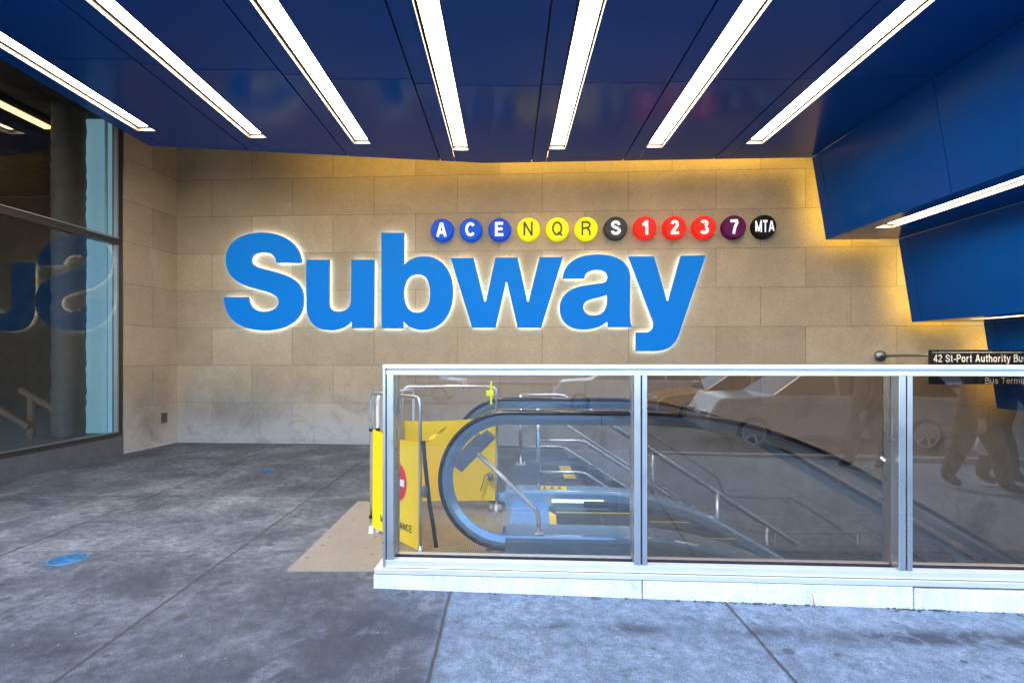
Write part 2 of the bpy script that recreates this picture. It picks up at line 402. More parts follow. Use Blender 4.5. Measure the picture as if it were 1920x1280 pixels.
M['wood'] = simple('raw_timber', (.13,.065,.028), .6, vary=.25)
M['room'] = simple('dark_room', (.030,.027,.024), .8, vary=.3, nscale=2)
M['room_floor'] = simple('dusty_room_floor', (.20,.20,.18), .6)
M['asphalt'] = simple('asphalt', (.05,.05,.052), .85, vary=.4, nscale=20, bmp=.5)
M['kerbstone'] = granite('street_kerb', (.25,.25,.24), (.4,.4,.39))
M['facade'] = simple('upper_facade', (.22,.20,.18), .7)

# ------------------------------------------------------------------ stroke lettering
def arc(cx, cy, rx, ry, a0, a1, n=14):
    return [(cx + rx*cos(radians(a0+(a1-a0)*i/n)), cy + ry*sin(radians(a0+(a1-a0)*i/n))) for i in range(n+1)]
def offset_stroke(pts, w):
    Lp, Rp = [], []
    closed = (Vector(pts[0])-Vector(pts[-1])).length < 1e-6
    P = [Vector(p) for p in pts]
    if closed: P = P[:-1]
    n = len(P)
    for i, p in enumerate(P):
        a = (p - P[i-1]).normalized() if (i or closed) else None
        b = (P[(i+1)%n] - p).normalized() if (i < n-1 or closed) else None
        if a is None: a = b
        if b is None: b = a
        t = (a+b); t = t.normalized() if t.length > 1e-6 else a
        nn = Vector((-t.y, t.x)); k = 1/max(.35, nn.dot(Vector((-a.y, a.x))))
        Lp.append(p + nn*w/2*k); Rp.append(p - nn*w/2*k)
    return Lp, Rp, closed
def glyphs(w):
    h = w/2; t = 1-h; x = .73; xt = x-h
    G = {}
    G['A'] = (.80, [[(.08,0),(.375,.985)], [(.70,0),(.405,.985)], [(.20,.30),(.58,.30)]])
    G['B'] = (.70, [[(h,0),(h,1)], [(h,t)]+arc(.36,.765,.20,.765-.53+.0,90,-90)[0:0]+[(.38,t)]+arc(.38,.76,.20,t-.76,90,-90)+[(h,.52)], [(h,h)]+[(.40,h)]+arc(.40,(.52+h)/2,.235,(.52-h)/2,-90,90)+[(h,.52)]])
    G['C'] = (.78, [arc(.40,.5,.40-h,.5-h,38,322,26)])
    G['E'] = (.66, [[(h,0),(h,1)], [(h,t),(.62,t)], [(h,.51),(.58,.51)], [(h,h),(.64,h)]])
    G['N'] = (.76, [[(h,0),(h,1)], [(.72-h,0),(.72-h,1)], [(h,.97),(.72-h,.03)]])
    G['Q'] = (.82, [arc(.40,.5,.40-h,.5-h,0,360,30), [(.46,.26),(.78,.0)]])
    G['R'] = (.74, [[(h,0),(h,1)], [(h,t),(.42,t)]+arc(.42,.735,.22,t-.735,90,-90)+[(h,.47)], [(.40,.47)]+[(.56,.40),(.62,.27),(.64,0)]])
    G['P'] = (.68, [[(h,0),(h,1)], [(h,t),(.40,t)]+arc(.40,.72,.22,t-.72,90,-90)+[(h,.44)]])
    G['S'] = (.70, [[(.62-h*.3,.68)]+arc(.34,.72,.30-h*.6,.28-h,10,200,14)+[(.20,.57),(.48,.45)]+arc(.35,.28,.33-h*.6,.28-h,30,-180,16)])
    G['T'] = (.66, [[(0,t),(.62,t)], [(.31,0),(.31,t-h)]])
    G['M'] = (.94, [[(h,0),(h,1)], [(.90-h,0),(.90-h,1)], [(h,.93),(.45,.06)], [(.90-h,.93),(.45,.06)]])
    G['I'] = (.30, [[(.12,0),(.12,1)]])
    G['1'] = (.46, [[(.34,0),(.34,1)], [(.02,.70),(.18,.74),(.30,.90)]])
    G['2'] = (.64, [arc(.31,.69,.30-h,.31-h,170,-30,16)+[(.10,.13)], [(.02,h),(.62,h)]])
    G['3'] = (.64, [arc(.30,.74,.27-h*.6,.26-h,155,-75,14), arc(.31,.285,.30-h*.6,.285-h,72,-155,16)])
    G['7'] = (.62, [[(.01,t),(.56,t)], [(.54,t-h*.6),(.36,.5),(.24,0)]])
    G['4'] = (.66, [[(.48,0),(.48,1)], [(.46,.94),(.06,.27)], [(.02,.27),(.64,.27)]])
    G['-'] = (.40, [[(.03,.36),(.35,.36)]])
    G['t'] = (.38, [[(.18,.93)]+[(.18,.18)]+arc(.27,.18,.09,.18-h,180,270,6)+[(.34,h)], [(.02,xt),(.34,xt)]])
    G['o'] = (.66, [arc(.31,x/2,.31-h,x/2-h,0,360,24)])
    G['r'] = (.42, [[(h+.02,0),(h+.02,x)], [(h+.02,.42)]+arc(.34,.40,.34-h-.02,xt-.40,170,85,8)])
    G['u'] = (.64, [[(h+.02,x)]+[(h+.02,.24)]+arc(.29,.24,.27-h,.24-h,180,330,12)+[(.56-h,.26)], [(.58-h,0),(.58-h,x)]])
    G['h'] = (.64, [[(h+.02,0),(h+.02,1)], [(h+.02,.45)]+arc(.30,.46,.28-h,xt-.46,160,0,12)+[(.58-h,0)]])
    G['n'] = (.64, [[(h+.02,0),(h+.02,x)], [(h+.02,.45)]+arc(.30,.46,.28-h,xt-.46,160,0,12)+[(.58-h,0)]])
    G['m'] = (.96, [[(h+.02,0),(h+.02,x)], [(h+.02,.48)]+arc(.26,.50,.22-h*.6,xt-.50,160,0,10)+[(.47,0)], [(.47,.48)]+arc(.68,.50,.22-h*.6,xt-.50,160,0,10)+[(.90-h*.4,0)]])
    G['i'] = (.27, [[(.12,0),(.12,x)], [(.12,.86),(.12,1)]])
    G['l'] = (.27, [[(.12,0),(.12,1)]])
    G['y'] = (.60, [[(.04,x),(.29,.06)], [(.55,x),(.28,-.04)]+[(.22,-.17),(.06,-.19)]])
    G['s'] = (.56, [[(.51-h*.4,.50)]+arc(.27,.53,.22-h*.4,.20-h,15,200,10)+[(.38,.33)]+arc(.27,.205,.25-h*.4,.205-h,25,-175,12)])
    G['e'] = (.62, [[(.05,x/2+.0),(.57,x/2)]+arc(.31,x/2,.31-h,x/2-h,12,318,22)])
    G['a'] = (.60, [[(.05,.53)]+arc(.28,.52,.22,xt-.52,170,0,10)+[(.50,.12),(.56,h*.6)], arc(.25,.22,.22-h*.4,.22-h,20,370,18)])
    G[' '] = (.32, [])
    return G
def text_strokes(txt, w):
    G = glyphs(w); out = []; x = 0
    for ch in txt:
        adv, st = G[ch]
        for k, s in enumerate(st): out.append(([(p[0]+x, p[1]) for p in s], k))
        x += adv + .085 + w*.15
    return out, x - .085
def add_text(mb, txt, w, fn, mi=0):
    """fn(x, y, k) -> 3D point for glyph plane coordinates; k = stroke layer so crossing strokes never share a plane"""
    st, width = text_strokes(txt, w)
    for pts, k in st:
        Lp, Rp, closed = offset_stroke(pts, w); n = len(Lp)
        vs = [fn(p.x, p.y, k) for p in Lp] + [fn(p.x, p.y, k) for p in Rp]
        fs = [(i, i+1, n+i+1, n+i) for i in range(n-1)]
        if closed: fs.append((n-1, 0, n, 2*n-1))
        mb.add(vs, fs, mi)
    return width

# ------------------------------------------------------------------ ground
def gz(x, y):
    z = 0.0
    if y < 3.62 and x > -.83: z -= .0135*(x+.83)*min(1, (3.62-y)/.2)
    if y < 1.6: z -= .045*(1.6-y)
    return z
def ground():
    xs = sorted(set([-40,-20,-10,-8,-6.6,-5,-3,-1.5,-.83,-.4,.15,.5,.85,1.5,2.3,3.2,4.2,5.5,7,9,12,20,40]))
    ys = sorted(set([-2.6,-2,-1,0,.8,1.6,2.2,2.8,3.2,3.42,3.46,3.62,4.2,5.3,6,7,8,8.75,9.6]))
    mb = MB(); idx = {}
    for j, y in enumerate(ys):
        for i, x in enumerate(xs):
            idx[i,j] = len(mb.v); mb.v.append((x, y, gz(x, y)))
    for j in range(len(ys)-1):
        for i in range(len(xs)-1):
            xm, ym = (xs[i]+xs[i+1])/2, (ys[j]+ys[j+1])/2
            if .15 < xm < 12 and 3.46 < ym < 5.3: continue
            if .85 < xm < 12 and 5.3 < ym < 8.75: continue
            mb.f.append([idx[i,j], idx[i+1,j], idx[i+1,j+1], idx[i,j+1]]); mb.m.append(0); mb.sm.append(False)
    struct(mb.build('sidewalk', M['pave']))
    # street behind the viewer
    st = MB(); zs = gz(0,-2.6) - .15
    st.add([(-60,-2.75,zs+.0),(60,-2.75,zs),(60,-30,zs),(-60,-30,zs)], [(0,1,2,3)])
    struct(st.build('road', M['asphalt']))
    k = MB(); k.box(-60,60,-2.75,-2.6,zs-.1,gz(0,-2.6)+.004)
    struct(k.build('kerb', M['kerbstone'], bevel=.01))
    g = MB(); g.add([(-300,-300,-.9),(300,-300,-.9),(300,-30,-.9),(-300,-30,-.9)], [(0,1,2,3)])
    struct(g.build('ground', M['asphalt']))
    f = MB(); f.add([(-60,-26,zs+.15),(60,-26,zs+.15),(60,-30.1,zs+.15),(-60,-30.1,zs+.15)], [(0,1,2,3)])
    struct(f.build('far_sidewalk', M['pave']))
ground()

# ------------------------------------------------------------------ back wall, side wall, pit
VW = 8.49*1.0           # back wall face, building frame
def walls():
    w = MB(); w.box(-6.07, 14, VW, VW+.4, -4.2, 5.3)
    o = w.build('back_wall', M['wall'], None, (2, VW, 0), frame='B')
    tag(o, 'tan stone block wall carrying the big blue Subway lettering', 'wall')
    s = MB()
    s.prism([(-5.95, VW-.002), (-6.035, 7.47), (-6.075, 7.47), (-6.075, VW-.002)], -.05, 5.3)
    o = s.build('side_wall', M['wall_side'], None, (-6.2, 8, 0), frame='B')
    tag(o, 'short return wall of tan stone between shop window and back wall', 'wall')
    # stairwell pit (concrete lining)
    p = MB()
    p.box(.02, .15, 3.46, 5.3, -4.2, -.012); p.box(.15, 12, 3.30, 3.46, -4.2, -.2)
    p.box(.72, .85, 5.3, 8.4, -4.2, -.012); p.box(12, 12.2, 3.3, 8.6, -4.2, 0)
    p.box(.02, 12, 3.3, 9, -4.4, -4.2); p.box(.85, 12, 5.16, 5.3, -4.2, -.45)
    o = p.build('stairwell', M['concrete']); struct(o)
walls()

# ------------------------------------------------------------------ shop window on the left
def shop():
    t = Thing('shop_window', 'tall bronze framed shop window on grey granite base beside the stone wall', 'window', (-6.04, 5, 0))
    U = -6.04
    b = MB(); b.box(U-.35, U, 0.2, 7.47, -.1, .275); t.part('base', b, M['granite'], .006)
    f = MB()
    for v in (7.42, 3.6, .3): f.box(U-.10, U-.01, v-.05 if v < 7 else v-.045, v+.05 if v < 7 else v+.048, .275, 5.2)
    f.box(U-.11, U+.012, .25, 7.375, .275, .33); f.box(U-.11, U+.02, .25, 7.375, 3.03, 3.07); f.box(U-.10, U+.005, .25, 7.375, 3.075, 3.115); f.box(U-.10, U-.01, .25, 7.375, 5.1, 5.2)
    t.part('frame', f, M['frame_br'], .004)
    q = MB(); q.box(U-.05, U+.0, 7.345, 7.374, .33, 3.03); q.box(U-.05, U+.0, 7.345, 7.374, 3.116, 5.1); q.box(U+.003, U+.016, .25, 7.37, 3.123, 3.135); q.box(U+.001,U+.014,.25,7.37,.335,.345)
    t.part('glazing_bead', q, M['frame_lt'])
    for (z0, z1) in ((.33, 3.03), (3.115, 5.1)):
        for (v0, v1) in ((.35, 3.55), (3.65, 7.345)):
            g = MB(); g.add([(U-.002, v0, z0), (U-.002, v1, z0), (U-.002, v1, z1), (U-.002, v0, z1)], [(0,1,2,3)])
            t.part('pane', g, M['win_glass'])
    # the room behind
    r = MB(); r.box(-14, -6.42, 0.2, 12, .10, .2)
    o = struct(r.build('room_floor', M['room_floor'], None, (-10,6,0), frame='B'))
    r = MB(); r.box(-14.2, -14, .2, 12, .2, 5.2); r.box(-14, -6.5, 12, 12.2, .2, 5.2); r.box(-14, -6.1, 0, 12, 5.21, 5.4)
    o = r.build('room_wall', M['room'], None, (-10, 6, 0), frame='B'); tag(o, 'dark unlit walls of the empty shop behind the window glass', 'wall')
    l = MB(); l.box(-6.42, -6.152, .25, 7.4, .277, .30)
    tag(l.build('window_ledge', M['room_floor'], None, (-6.3, 5, .28), frame='B'), 'dusty ledge running inside the shop window at floor level', 'ledge')
    # column: px 103-155
    c = MB(); cx, cy = -.823*8.1, 8.1; pts = []; rr = []
    for i in range(60):
        z = .2 + i*.085; pts.append((cx+random.uniform(-.006,.006), cy, z)); rr.append(.21+random.uniform(-.009,.009))
    c.tube(pts, rr, 20)
    tag(c.build('column', M['pipe'], None, (cx, cy, .2)), 'rough round column seen through the shop window', 'column')
    # pale blue partition px 155-218
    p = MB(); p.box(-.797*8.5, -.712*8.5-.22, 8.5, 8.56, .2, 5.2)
    tag(p.build('partition', M['pale_blue'], None, (-6.4, 8.5, .2)), 'pale blue partition with an added glow inside the shop between column and window frame', 'partition')
    p = MB(); p.box(-.754*8.3, -.750*8.3, 8.28, 8.30, .2, 5.1)
    tag(p.build('glass_edge', simple('green_glass_edge', (.45,.75,.75), .3), None, (-6.2, 8.3, .2)), 'thin pale vertical glass edge in front of the blue partition', 'glass edge')
    lt = Thing('shop_strip_light', 'yellowish strip light on the ceiling inside the dark shop', 'ceiling light', (-7.41, 8.6, 5.1), 'W')
    q = MB(); q.box(-7.50,-7.32,4.6,8.62,5.12,5.19); lt.part('housing', q, M['frame_br'], .005)
    q = MB(); q.box(-7.47,-7.35,4.65,8.6,5.085,5.1195); lt.part('lens', q, emit('yellow_lens', (1,.66,.22), .9))
    # timber rail
    t2 = Thing('timber_railing', 'raw timber guard rail standing inside the dark shop', 'railing', (-6.9, 7.6, .2), 'W')
    def P(px, py, Y): return Vector(((px-CX)*Y/F, Y, H-(py-CY)*Y/F))
    def beam(a, b_, r=.05):
        mb = MB(); d = (b_-a).normalized(); sd = d.cross(Vector((0,1,0))).normalized()
        mb.obox((a+b_)/2, (b_-a)/2, sd*r*.9, Vector((0,.03,0))); return mb
    t2.part('post', beam(P(59,736,8.0), Vector((P(59,0,8.0).x, 8.0, .2))), M['wood'], .004)
    t2.part('post', beam(P(101,760,8.4), Vector((P(101,0,8.4).x, 8.4, .2)), .04), M['wood'], .004)
    t2.part('rail', beam(P(38,730,7.94), P(104,768,7.94), .045), M['wood'], .004)
    t2.part('rail', beam(P(-6,764,7.88), P(55,800,7.88), .045), M['wood'], .004)
    # wall plate on the stone return
    k = MB(); k.box(-5.99, -5.965, 8.16, 8.29, .36, .52); k.box(-5.966, -5.962, 8.175, 8.275, .375, .505)
    o = k.build('outlet_cover', simple('tarnished_brass', (.14,.11,.08), .45, metal=.6), None, (-5.98, 8.2, .44), bevel=.003, frame='B')
    tag(o, 'small dark square cover plate low on the stone return wall', 'cover plate')
shop()

# ------------------------------------------------------------------ canopy
Z1, Z2, Z3, Z4 = 4.39, 3.16, 1.93, .66
def edgeY(x):
    return 8.2 + (x+.36)*(.67/4.7) if x < -.36 else 8.2 - (x+.36)*.0469
YF = 3.05
def clip_panel(x0, x1, y0, ytop_fn, ex=None):
    xs = [x0] + ([-.36] if x0 < -.36 < x1 else []) + [x1]
    return [(x0, y0)] + [(x1, y0)] + [(x, ytop_fn(x)) for x in reversed(xs)]
XL = [-4.875,-3.515,-2.151,-.798,.588,1.968,3.326]
TE = [7.03, 7.25, 7.455, 7.69, 7.65, 7.59, 7.455]   # trough ends
W_ = .235
def canopy():
    t = Thing('canopy', 'deep blue glossy panelled canopy stepping down to the right over the entrance', 'canopy', (0, 5, Z1), 'W')
    g = .004
    def panel(poly, z): 
        mb = MB(); mb.prism(poly, z, z+.03); t.part('ceiling_panel', mb, M['blue'] if max(p[1] for p in poly) > 7 else M['blue_m'], .003, segs=1)
    e1 = lambda x: edgeY(x); e2 = lambda x: edgeY(x)-.15
    def band(x0, x1, z, y_from=None, cross=2.33, xr=None):
        ym = edgeY((x0+x1)/2) - cross
        # outer edge strip
        xs = [x0+g] + ([-.36] if x0 < -.36 < x1 else []) + [x1-g]
        panel([(x, e2(x)) for x in xs] + [(x, e1(x)) for x in reversed(xs)], z)
        if y_from is None:
            panel(clip_panel(x0+g, x1-g, ym+.004, lambda x: e2(x)-.004), z)
        panel([(x0+g, ym-2.33), (x1-g, ym-2.33), (x1-g, ym-.004), (x0+g, ym-.004)], z)
        panel([(x0+g, YF), (x1-g, YF), (x1-g, ym-2.338), (x0+g, ym-2.338)], z)
    bands = []
    x = -5.06
    for k, xl in enumerate(XL):
        band(x, xl-.22-.008, Z1) if k == 0 and xl-.22-x > .05 else None
        x0 = XL[k]+W_; x1 = (XL[k+1]-.22-.010) if k < 6 else 4.54
        # narrow strip left of the trough
        s0 = max(xl-.22+.006, -5.06)
        ym = edgeY(xl) - 2.33
        panel(clip_panel(s0, xl-.003, ym+.004, e2) if False else [(s0, ym+.004), (xl-.003, ym+.004), (xl-.003, e1(xl)), (s0, e1(s0))], Z1)
        panel([(s0, YF), (xl-.003, YF), (xl-.003, ym-.004), (s0, ym-.004)], Z1)
        # main panel, L-shaped round the end of the trough
        xs = [xl+.003] + ([-.36] if xl < -.36 < x1 else []) + [x1]
        ymm = edgeY((x0+x1)/2) - 2.33
        panel([(x, e2(x)+.002) for x in xs] + [(x, e1(x)) for x in reversed(xs)], Z1)
        top = [(x, e2(x)-.002) for x in reversed(xs)]
        panel([(x0, ymm+.004), (x1, ymm+.004)] + top + [(xl+.003, TE[k]), (x0, TE[k])], Z1)
        panel([(x0, ymm-2.33), (x1, ymm-2.33), (x1, ymm-.004), (x0, ymm-.004)], Z1)
        panel([(x0, YF), (x1, YF), (x1, ymm-2.338), (x0, ymm-2.338)], Z1)
    # lower soffits
    def soffit(x0, x1, z, xl, te, yf=YF):
        ymm = edgeY((x0+x1)/2) - 2.33
        panel([(x0, e2(x0)+.002), (x1, e2(x1)+.002), (x1, e1(x1)), (x0, e1(x0))], z)
        panel([(x0, yf), (xl, yf), (xl, te), (xl+W_, te), (xl+W_, yf), (x1, yf), (x1, e2(x1)-.002), (x0, e2(x0)-.002)], z)
    soffit(4.752, 5.79, Z2, 4.97, 7.22); soffit(5.99, 7.0, Z3, 6.28, 7.3, 3.0); soffit(7.197, 9.6, Z4, 7.9, 7.3, 3.4)
    # leaning fascias between levels
    def fascia(xa, za, xb, zb, yf):
        ya, yb = e1(xa), e1(xb)
        cuts = [(yf, 3.38), (3.388, 5.70), (5.708, None)]
        n = Vector((zb-za, 0, xa-xb)).normalized()*.03      # towards the solid side
        if n.x < 0: n = -n
        def q(y0a, y0b, y1a, y1b):
            a = [Vector((xa, y0a, za)), Vector((xb, y0b, zb)), Vector((xb, y1b, zb)), Vector((xa, y1a, za))]
            mb = MB(); vs = a + [p+n for p in a]
            mb.add(vs, [(0,1,2,3),(7,6,5,4),(0,4,5,1),(1,5,6,2),(2,6,7,3),(3,7,4,0)]); t.part('fascia_panel', mb, M['blue'], .003, segs=1)
        if yf < 3.3: q(yf, yf, 3.38, 3.38); y0 = 3.39
        else: y0 = yf
        q(y0, y0, 5.70, 5.70); q(5.71, 5.71, ya-.19, yb-.19); q(ya-.184, yb-.184, ya, yb)
    zt = .001
    fascia(4.545, Z1-zt, 4.748, Z2+zt, YF); fascia(5.794, Z2-zt, 5.986, Z3+zt, 3.0); fascia(7.004, Z3-zt, 7.193, Z4+zt, 3.4)
    # structure above the panels closes the joints (dark)
    b = MB()
    def back(x0, x1, z, yf, inset=.16):
        xs = [x0] + ([-.36] if x0 < -.36 < x1 else []) + [x1]
        b.prism([(x0, yf+.02), (x1, yf+.02)] + [(x, edgeY(x)-inset) for x in reversed(xs)], z+.11, z+.14)
    back(-5.05, 4.6, Z1, YF); back(4.85, 5.85, Z2, YF); back(6.08, 7.05, Z3, 3.0); back(7.28, 9.55, Z4, 3.4)
    for x in [XL[k]-.225 for k in range(7)]:
        b.box(x-.02, x+.02, YF+.02, edgeY(x)-.02, Z1+.031, Z1+.05)
    b.box(-5.06, -5.03, YF, edgeY(-5.06)-.02, Z1+.032, Z1+.6)
    for (x0, x1, z) in ((4.78,4.80,Z2),(6.02,6.04,Z3),(7.22,7.24,Z4)):
        b.box(x0, x1, 3.4, edgeY(x0)-.26, z+.04, z+1.1)
    for (x0, x1, z, yy) in ((4.50,4.60,Z1,YF),(5.755,5.85,Z2,YF),(6.965,7.06,Z3,3.1)): b.box(x0, x1, yy+.02, edgeY(x1)-.02, z+.031, z+.045)
    t.part('backing', b, M['joint'])
    fr = MB(); fr.box(-7.5, 10.2, YF-.25, YF-.01, Z1, 9.5); t.part('front_fascia', fr, M['blue'], .01)
    # unseen building mass above, added to block sky light over the soffit
    m = MB(); m.box(-16, 16, YF, 16, 5.32, 9.5)
    tag(m.build('building', M['facade'], None, (0, 9, 5.3)), 'unseen dark building mass added above the blue canopy to block sky light', 'building')
    # ceiling lights
    def light(xl, te, z, yf, label):
        q = Thing('ceiling_light', label, 'ceiling light', (xl+W_/2, te, z), 'W', 'recessed light strips in the blue canopy')
        h = MB(); a = .0025
        h.add([(xl+a,yf,z),(xl+a,te-a,z),(xl+a,te-a,z+.062),(xl+a,yf,z+.062)], [(0,1,2,3)])
        h.add([(xl+W_-a,yf,z),(xl+W_-a,te-a,z),(xl+W_-a,te-a,z+.062),(xl+W_-a,yf,z+.062)], [(3,2,1,0)])
        h.add([(xl+a,te-a,z),(xl+W_-a,te-a,z),(xl+W_-a,te-a,z+.062),(xl+a,te-a,z+.062)], [(0,1,2,3)])
        q.part('trough', h, M['white_metal'])
        g_ = MB(); g_.box(xl+a, xl+W_-a, yf, te-a, z+.078, z+.082); g_.box(xl+.016,xl+.0295,yf,te-.018,z+.046,z+.077); g_.box(xl+W_-.0215,xl+W_-.010,yf,te-.018,z+.046,z+.077); g_.box(xl+.0297,xl+W_-.0217,te-.0295,te-.018,z+.046,z+.077); q.part('gasket', g_, M['joint'])
        n = max(1, int((te-yf)/2.35)); y1 = te-.016
        ls = MB(); ls.box(xl+.030, xl+W_-.022, yf, te-.03, z+.052, z+.066); q.part('lens', ls, M['lens'])
    names = ['leftmost ceiling light strip, above the shop window', 'second ceiling light strip from the left, above the stone corner', 'third ceiling light strip from the left, above letters S and u',
             'ceiling light strip just left of the middle, above the A disc', 'ceiling light strip just right of the middle, above the Q disc', 'ceiling light strip above the red number discs', 'rightmost light strip of the upper ceiling, above the MTA disc']
    for k in range(7): light(XL[k], TE[k], Z1, 3.95, names[k])
    light(4.97, 7.22, Z2, 3.95, 'light strip under the first lower blue step of the canopy')
    light(6.28, 7.3, Z3, 3.05, 'light strip under the second lower blue step of the canopy')
    # warm cove tubes behind the canopy edge, facing the stone wall
    def cove(name, pts, label, mat=M['cove']):
        (xa, ya, za), (xb, yb, zb) = pts; mb = MB()
        if abs(za-zb) < .01: vs = [(xa,ya,za-.02),(xb,yb,zb-.02),(xb,yb-.02,zb+.16),(xa,ya-.02,za+.16)]
        else: vs = [(xa-.01,ya,za),(xa+.17,ya-.02,za),(xb+.17,yb-.02,zb),(xb-.01,yb,zb)]
        vs += [(p[0], p[1]-.02, p[2]) for p in vs]
        mb.add(vs, [(0,1,2,3),(7,6,5,4),(0,4,5,1),(1,5,6,2),(2,6,7,3),(3,7,4,0)]); o = mb.build(name, mat, None, pts[0])
        tag(o, label, 'cove light', 'hidden warm tubes behind the canopy edge')
    cove('cove_light', [(-3.2, edgeY(-3.2)-.06, Z1+.07), (-.40, edgeY(-.40)-.06, Z1+.07)], 'warm cove tube hidden behind the canopy edge above letters S to b', M['cove_dim'])
    cove('cove_light', [(-.32, edgeY(-.32)-.06, Z1+.07), (4.45, edgeY(4.45)-.06, Z1+.07)], 'warm cove tube hidden behind the canopy edge above the discs', M['cove_dim'])
    cove('cove_light', [(4.66, edgeY(4.6)-.10, Z1-.03), (4.84, edgeY(4.8)-.10, Z2+.12)], 'warm cove tube hidden behind the first leaning blue fascia')
    cove('cove_light', [(4.9, edgeY(5)-.07, Z2+.07), (5.7, edgeY(5.7)-.07, Z2+.07)], 'warm cove tube hidden behind the first lower blue step')
    cove('cove_light', [(5.91, edgeY(5.8)-.10, Z2-.03), (6.08, edgeY(6)-.10, Z3+.12)], 'warm cove tube hidden behind the second leaning blue fascia')
    cove('cove_light', [(6.15, edgeY(6)-.07, Z3+.07), (6.92, edgeY(6.9)-.07, Z3+.07)], 'warm cove tube hidden behind the second lower blue step')
    cove('cove_light', [(7.12, edgeY(7)-.10, Z3-.03), (7.28, edgeY(7.2)-.10, Z4+.12)], 'warm cove tube hidden behind the third leaning blue fascia')
canopy()

# ------------------------------------------------------------------ Subway letters
def bez(path):
    """SVG-like list -> sampled closed outlines"""
    outs = []; cur = None; sub = []
    for c in path:
        if c[0] == 'M':
            if sub: outs.append(sub)
            cur = (c[1], c[2]); sub = [cur]
        elif c[0] == 'L': cur = (c[1], c[2]); sub.append(cur)
        else:
            p0 = cur; p1, p2, p3 = (c[1], c[2]), (c[3], c[4]), (c[5], c[6])
            for i in range(1, 15):
                t = i/14; a = (1-t)**3; b = 3*(1-t)**2*t; d = 3*(1-t)*t*t; e = t**3
                sub.append((a*p0[0]+b*p1[0]+d*p2[0]+e*p3[0], a*p0[1]+b*p1[1]+d*p2[1]+e*p3[1]))
            cur = p3
    outs.append(sub); return outs
LET = {
 'S': (6.094, 410, 425, [('M',55,803),('L',332,803),('C',340,905,410,968,515,968),('C',610,968,684,925,684,852),('C',684,790,600,755,490,728),('C',380,700,240,665,165,590),('C',105,530,78,460,78,365),('C',78,190,240,65,490,65),('C',750,65,930,190,940,410),('L',655,410),('C',655,340,600,290,505,290),('C',430,290,368,320,368,375),('C',368,435,430,460,520,482),('C',640,512,770,540,860,605),('C',935,660,967,740,967,835),('C',967,1050,790,1185,520,1185),('C',230,1185,60,1050,55,803)]),
 'u': (6.097, 565, 425, [('M',55,375),('L',315,375),('L',312,860),('C',312,935,350,968,425,968),('C',510,968,565,920,565,830),('L',570,375),('L',832,375),('L',826,1160),('L',578,1160),('L',574,1070),('C',520,1145,430,1183,325,1183),('C',140,1183,55,1070,55,870)]),
 'b': (6.097, 565, 425, [('M',912,68),('L',1172,68),('L',1172,440),('C',1230,370,1310,337,1410,337),('C',1610,337,1733,500,1733,745),('C',1733,1010,1590,1180,1385,1180),('C',1290,1180,1220,1150,1165,1078),('L',1160,1162),('L',915,1162),('M',1325,542),('C',1230,542,1170,620,1170,755),('C',1170,900,1225,980,1325,980),('C',1425,980,1470,895,1470,760),('C',1470,625,1425,542,1325,542)]),
 'w': (8.0, 840, 465, [('M',38,150),('L',382,148),('L',545,800),('L',568,800),('L',710,142),('L',1045,140),('L',1190,800),('L',1208,800),('L',1372,135),('L',1726,133),('L',1400,1195),('L',1042,1195),('L',885,510),('L',868,510),('L',712,1195),('L',360,1195)]),
 'a': (6.097, 1040, 465, [('M',90,348),('C',100,180,240,72,490,72),('C',740,72,865,170,865,350),('L',862,740),('C',862,820,870,880,888,905),('L',612,905),('L',602,840),('C',530,905,430,932,320,932),('C',150,932,57,830,57,690),('C',57,540,160,455,350,425),('L',540,398),('C',585,390,603,365,603,330),('C',603,280,560,248,480,248),('C',400,248,345,285,343,348),('M',598,535),('C',540,560,480,570,420,585),('C',360,600,328,630,328,675),('C',328,735,375,768,440,768),('C',550,768,600,700,600,590)]),
 'y': (6.097, 1040, 465, [('M',843,95),('L',1137,93),('L',1283,600),('L',1300,600),('L',1443,88),('L',1732,80),('L',1450,900),('C',1400,1090,1330,1180,1130,1180),('L',928,1180),('L',928,965),('L',1040,962),('C',1100,960,1130,920,1130,870),('C',1130,840,1110,800,1100,775)]),
}
def curve_mesh(outs, extrude, offset, name):
    cu = bpy.data.curves.new(name, 'CURVE'); cu.dimensions = '2D'; cu.fill_mode = 'BOTH'; cu.extrude = extrude; cu.offset = offset
    for s in outs:
        sp = cu.splines.new('POLY'); sp.points.add(len(s)-1)
        for i, p in enumerate(s): sp.points[i].co = (p[0], p[1], 0, 1)
        sp.use_cyclic_u = True
    ob = bpy.data.objects.new(name, cu); C.objects.link(ob)
    dg = bpy.context.evaluated_depsgraph_get(); dg.update()
    me = bpy.data.meshes.new_from_object(ob.evaluated_get(dg)); bpy.data.objects.remove(ob); bpy.data.curves.remove(cu)
    me.name = name; return me
def dedupe(s):
    r = []
    for p in s:
        if not r or (abs(p[0]-r[-1][0])+abs(p[1]-r[-1][1])) > 1e-4: r.append(p)
    if (abs(r[0][0]-r[-1][0])+abs(r[0][1]-r[-1][1])) < 1e-4: r.pop()
    return r
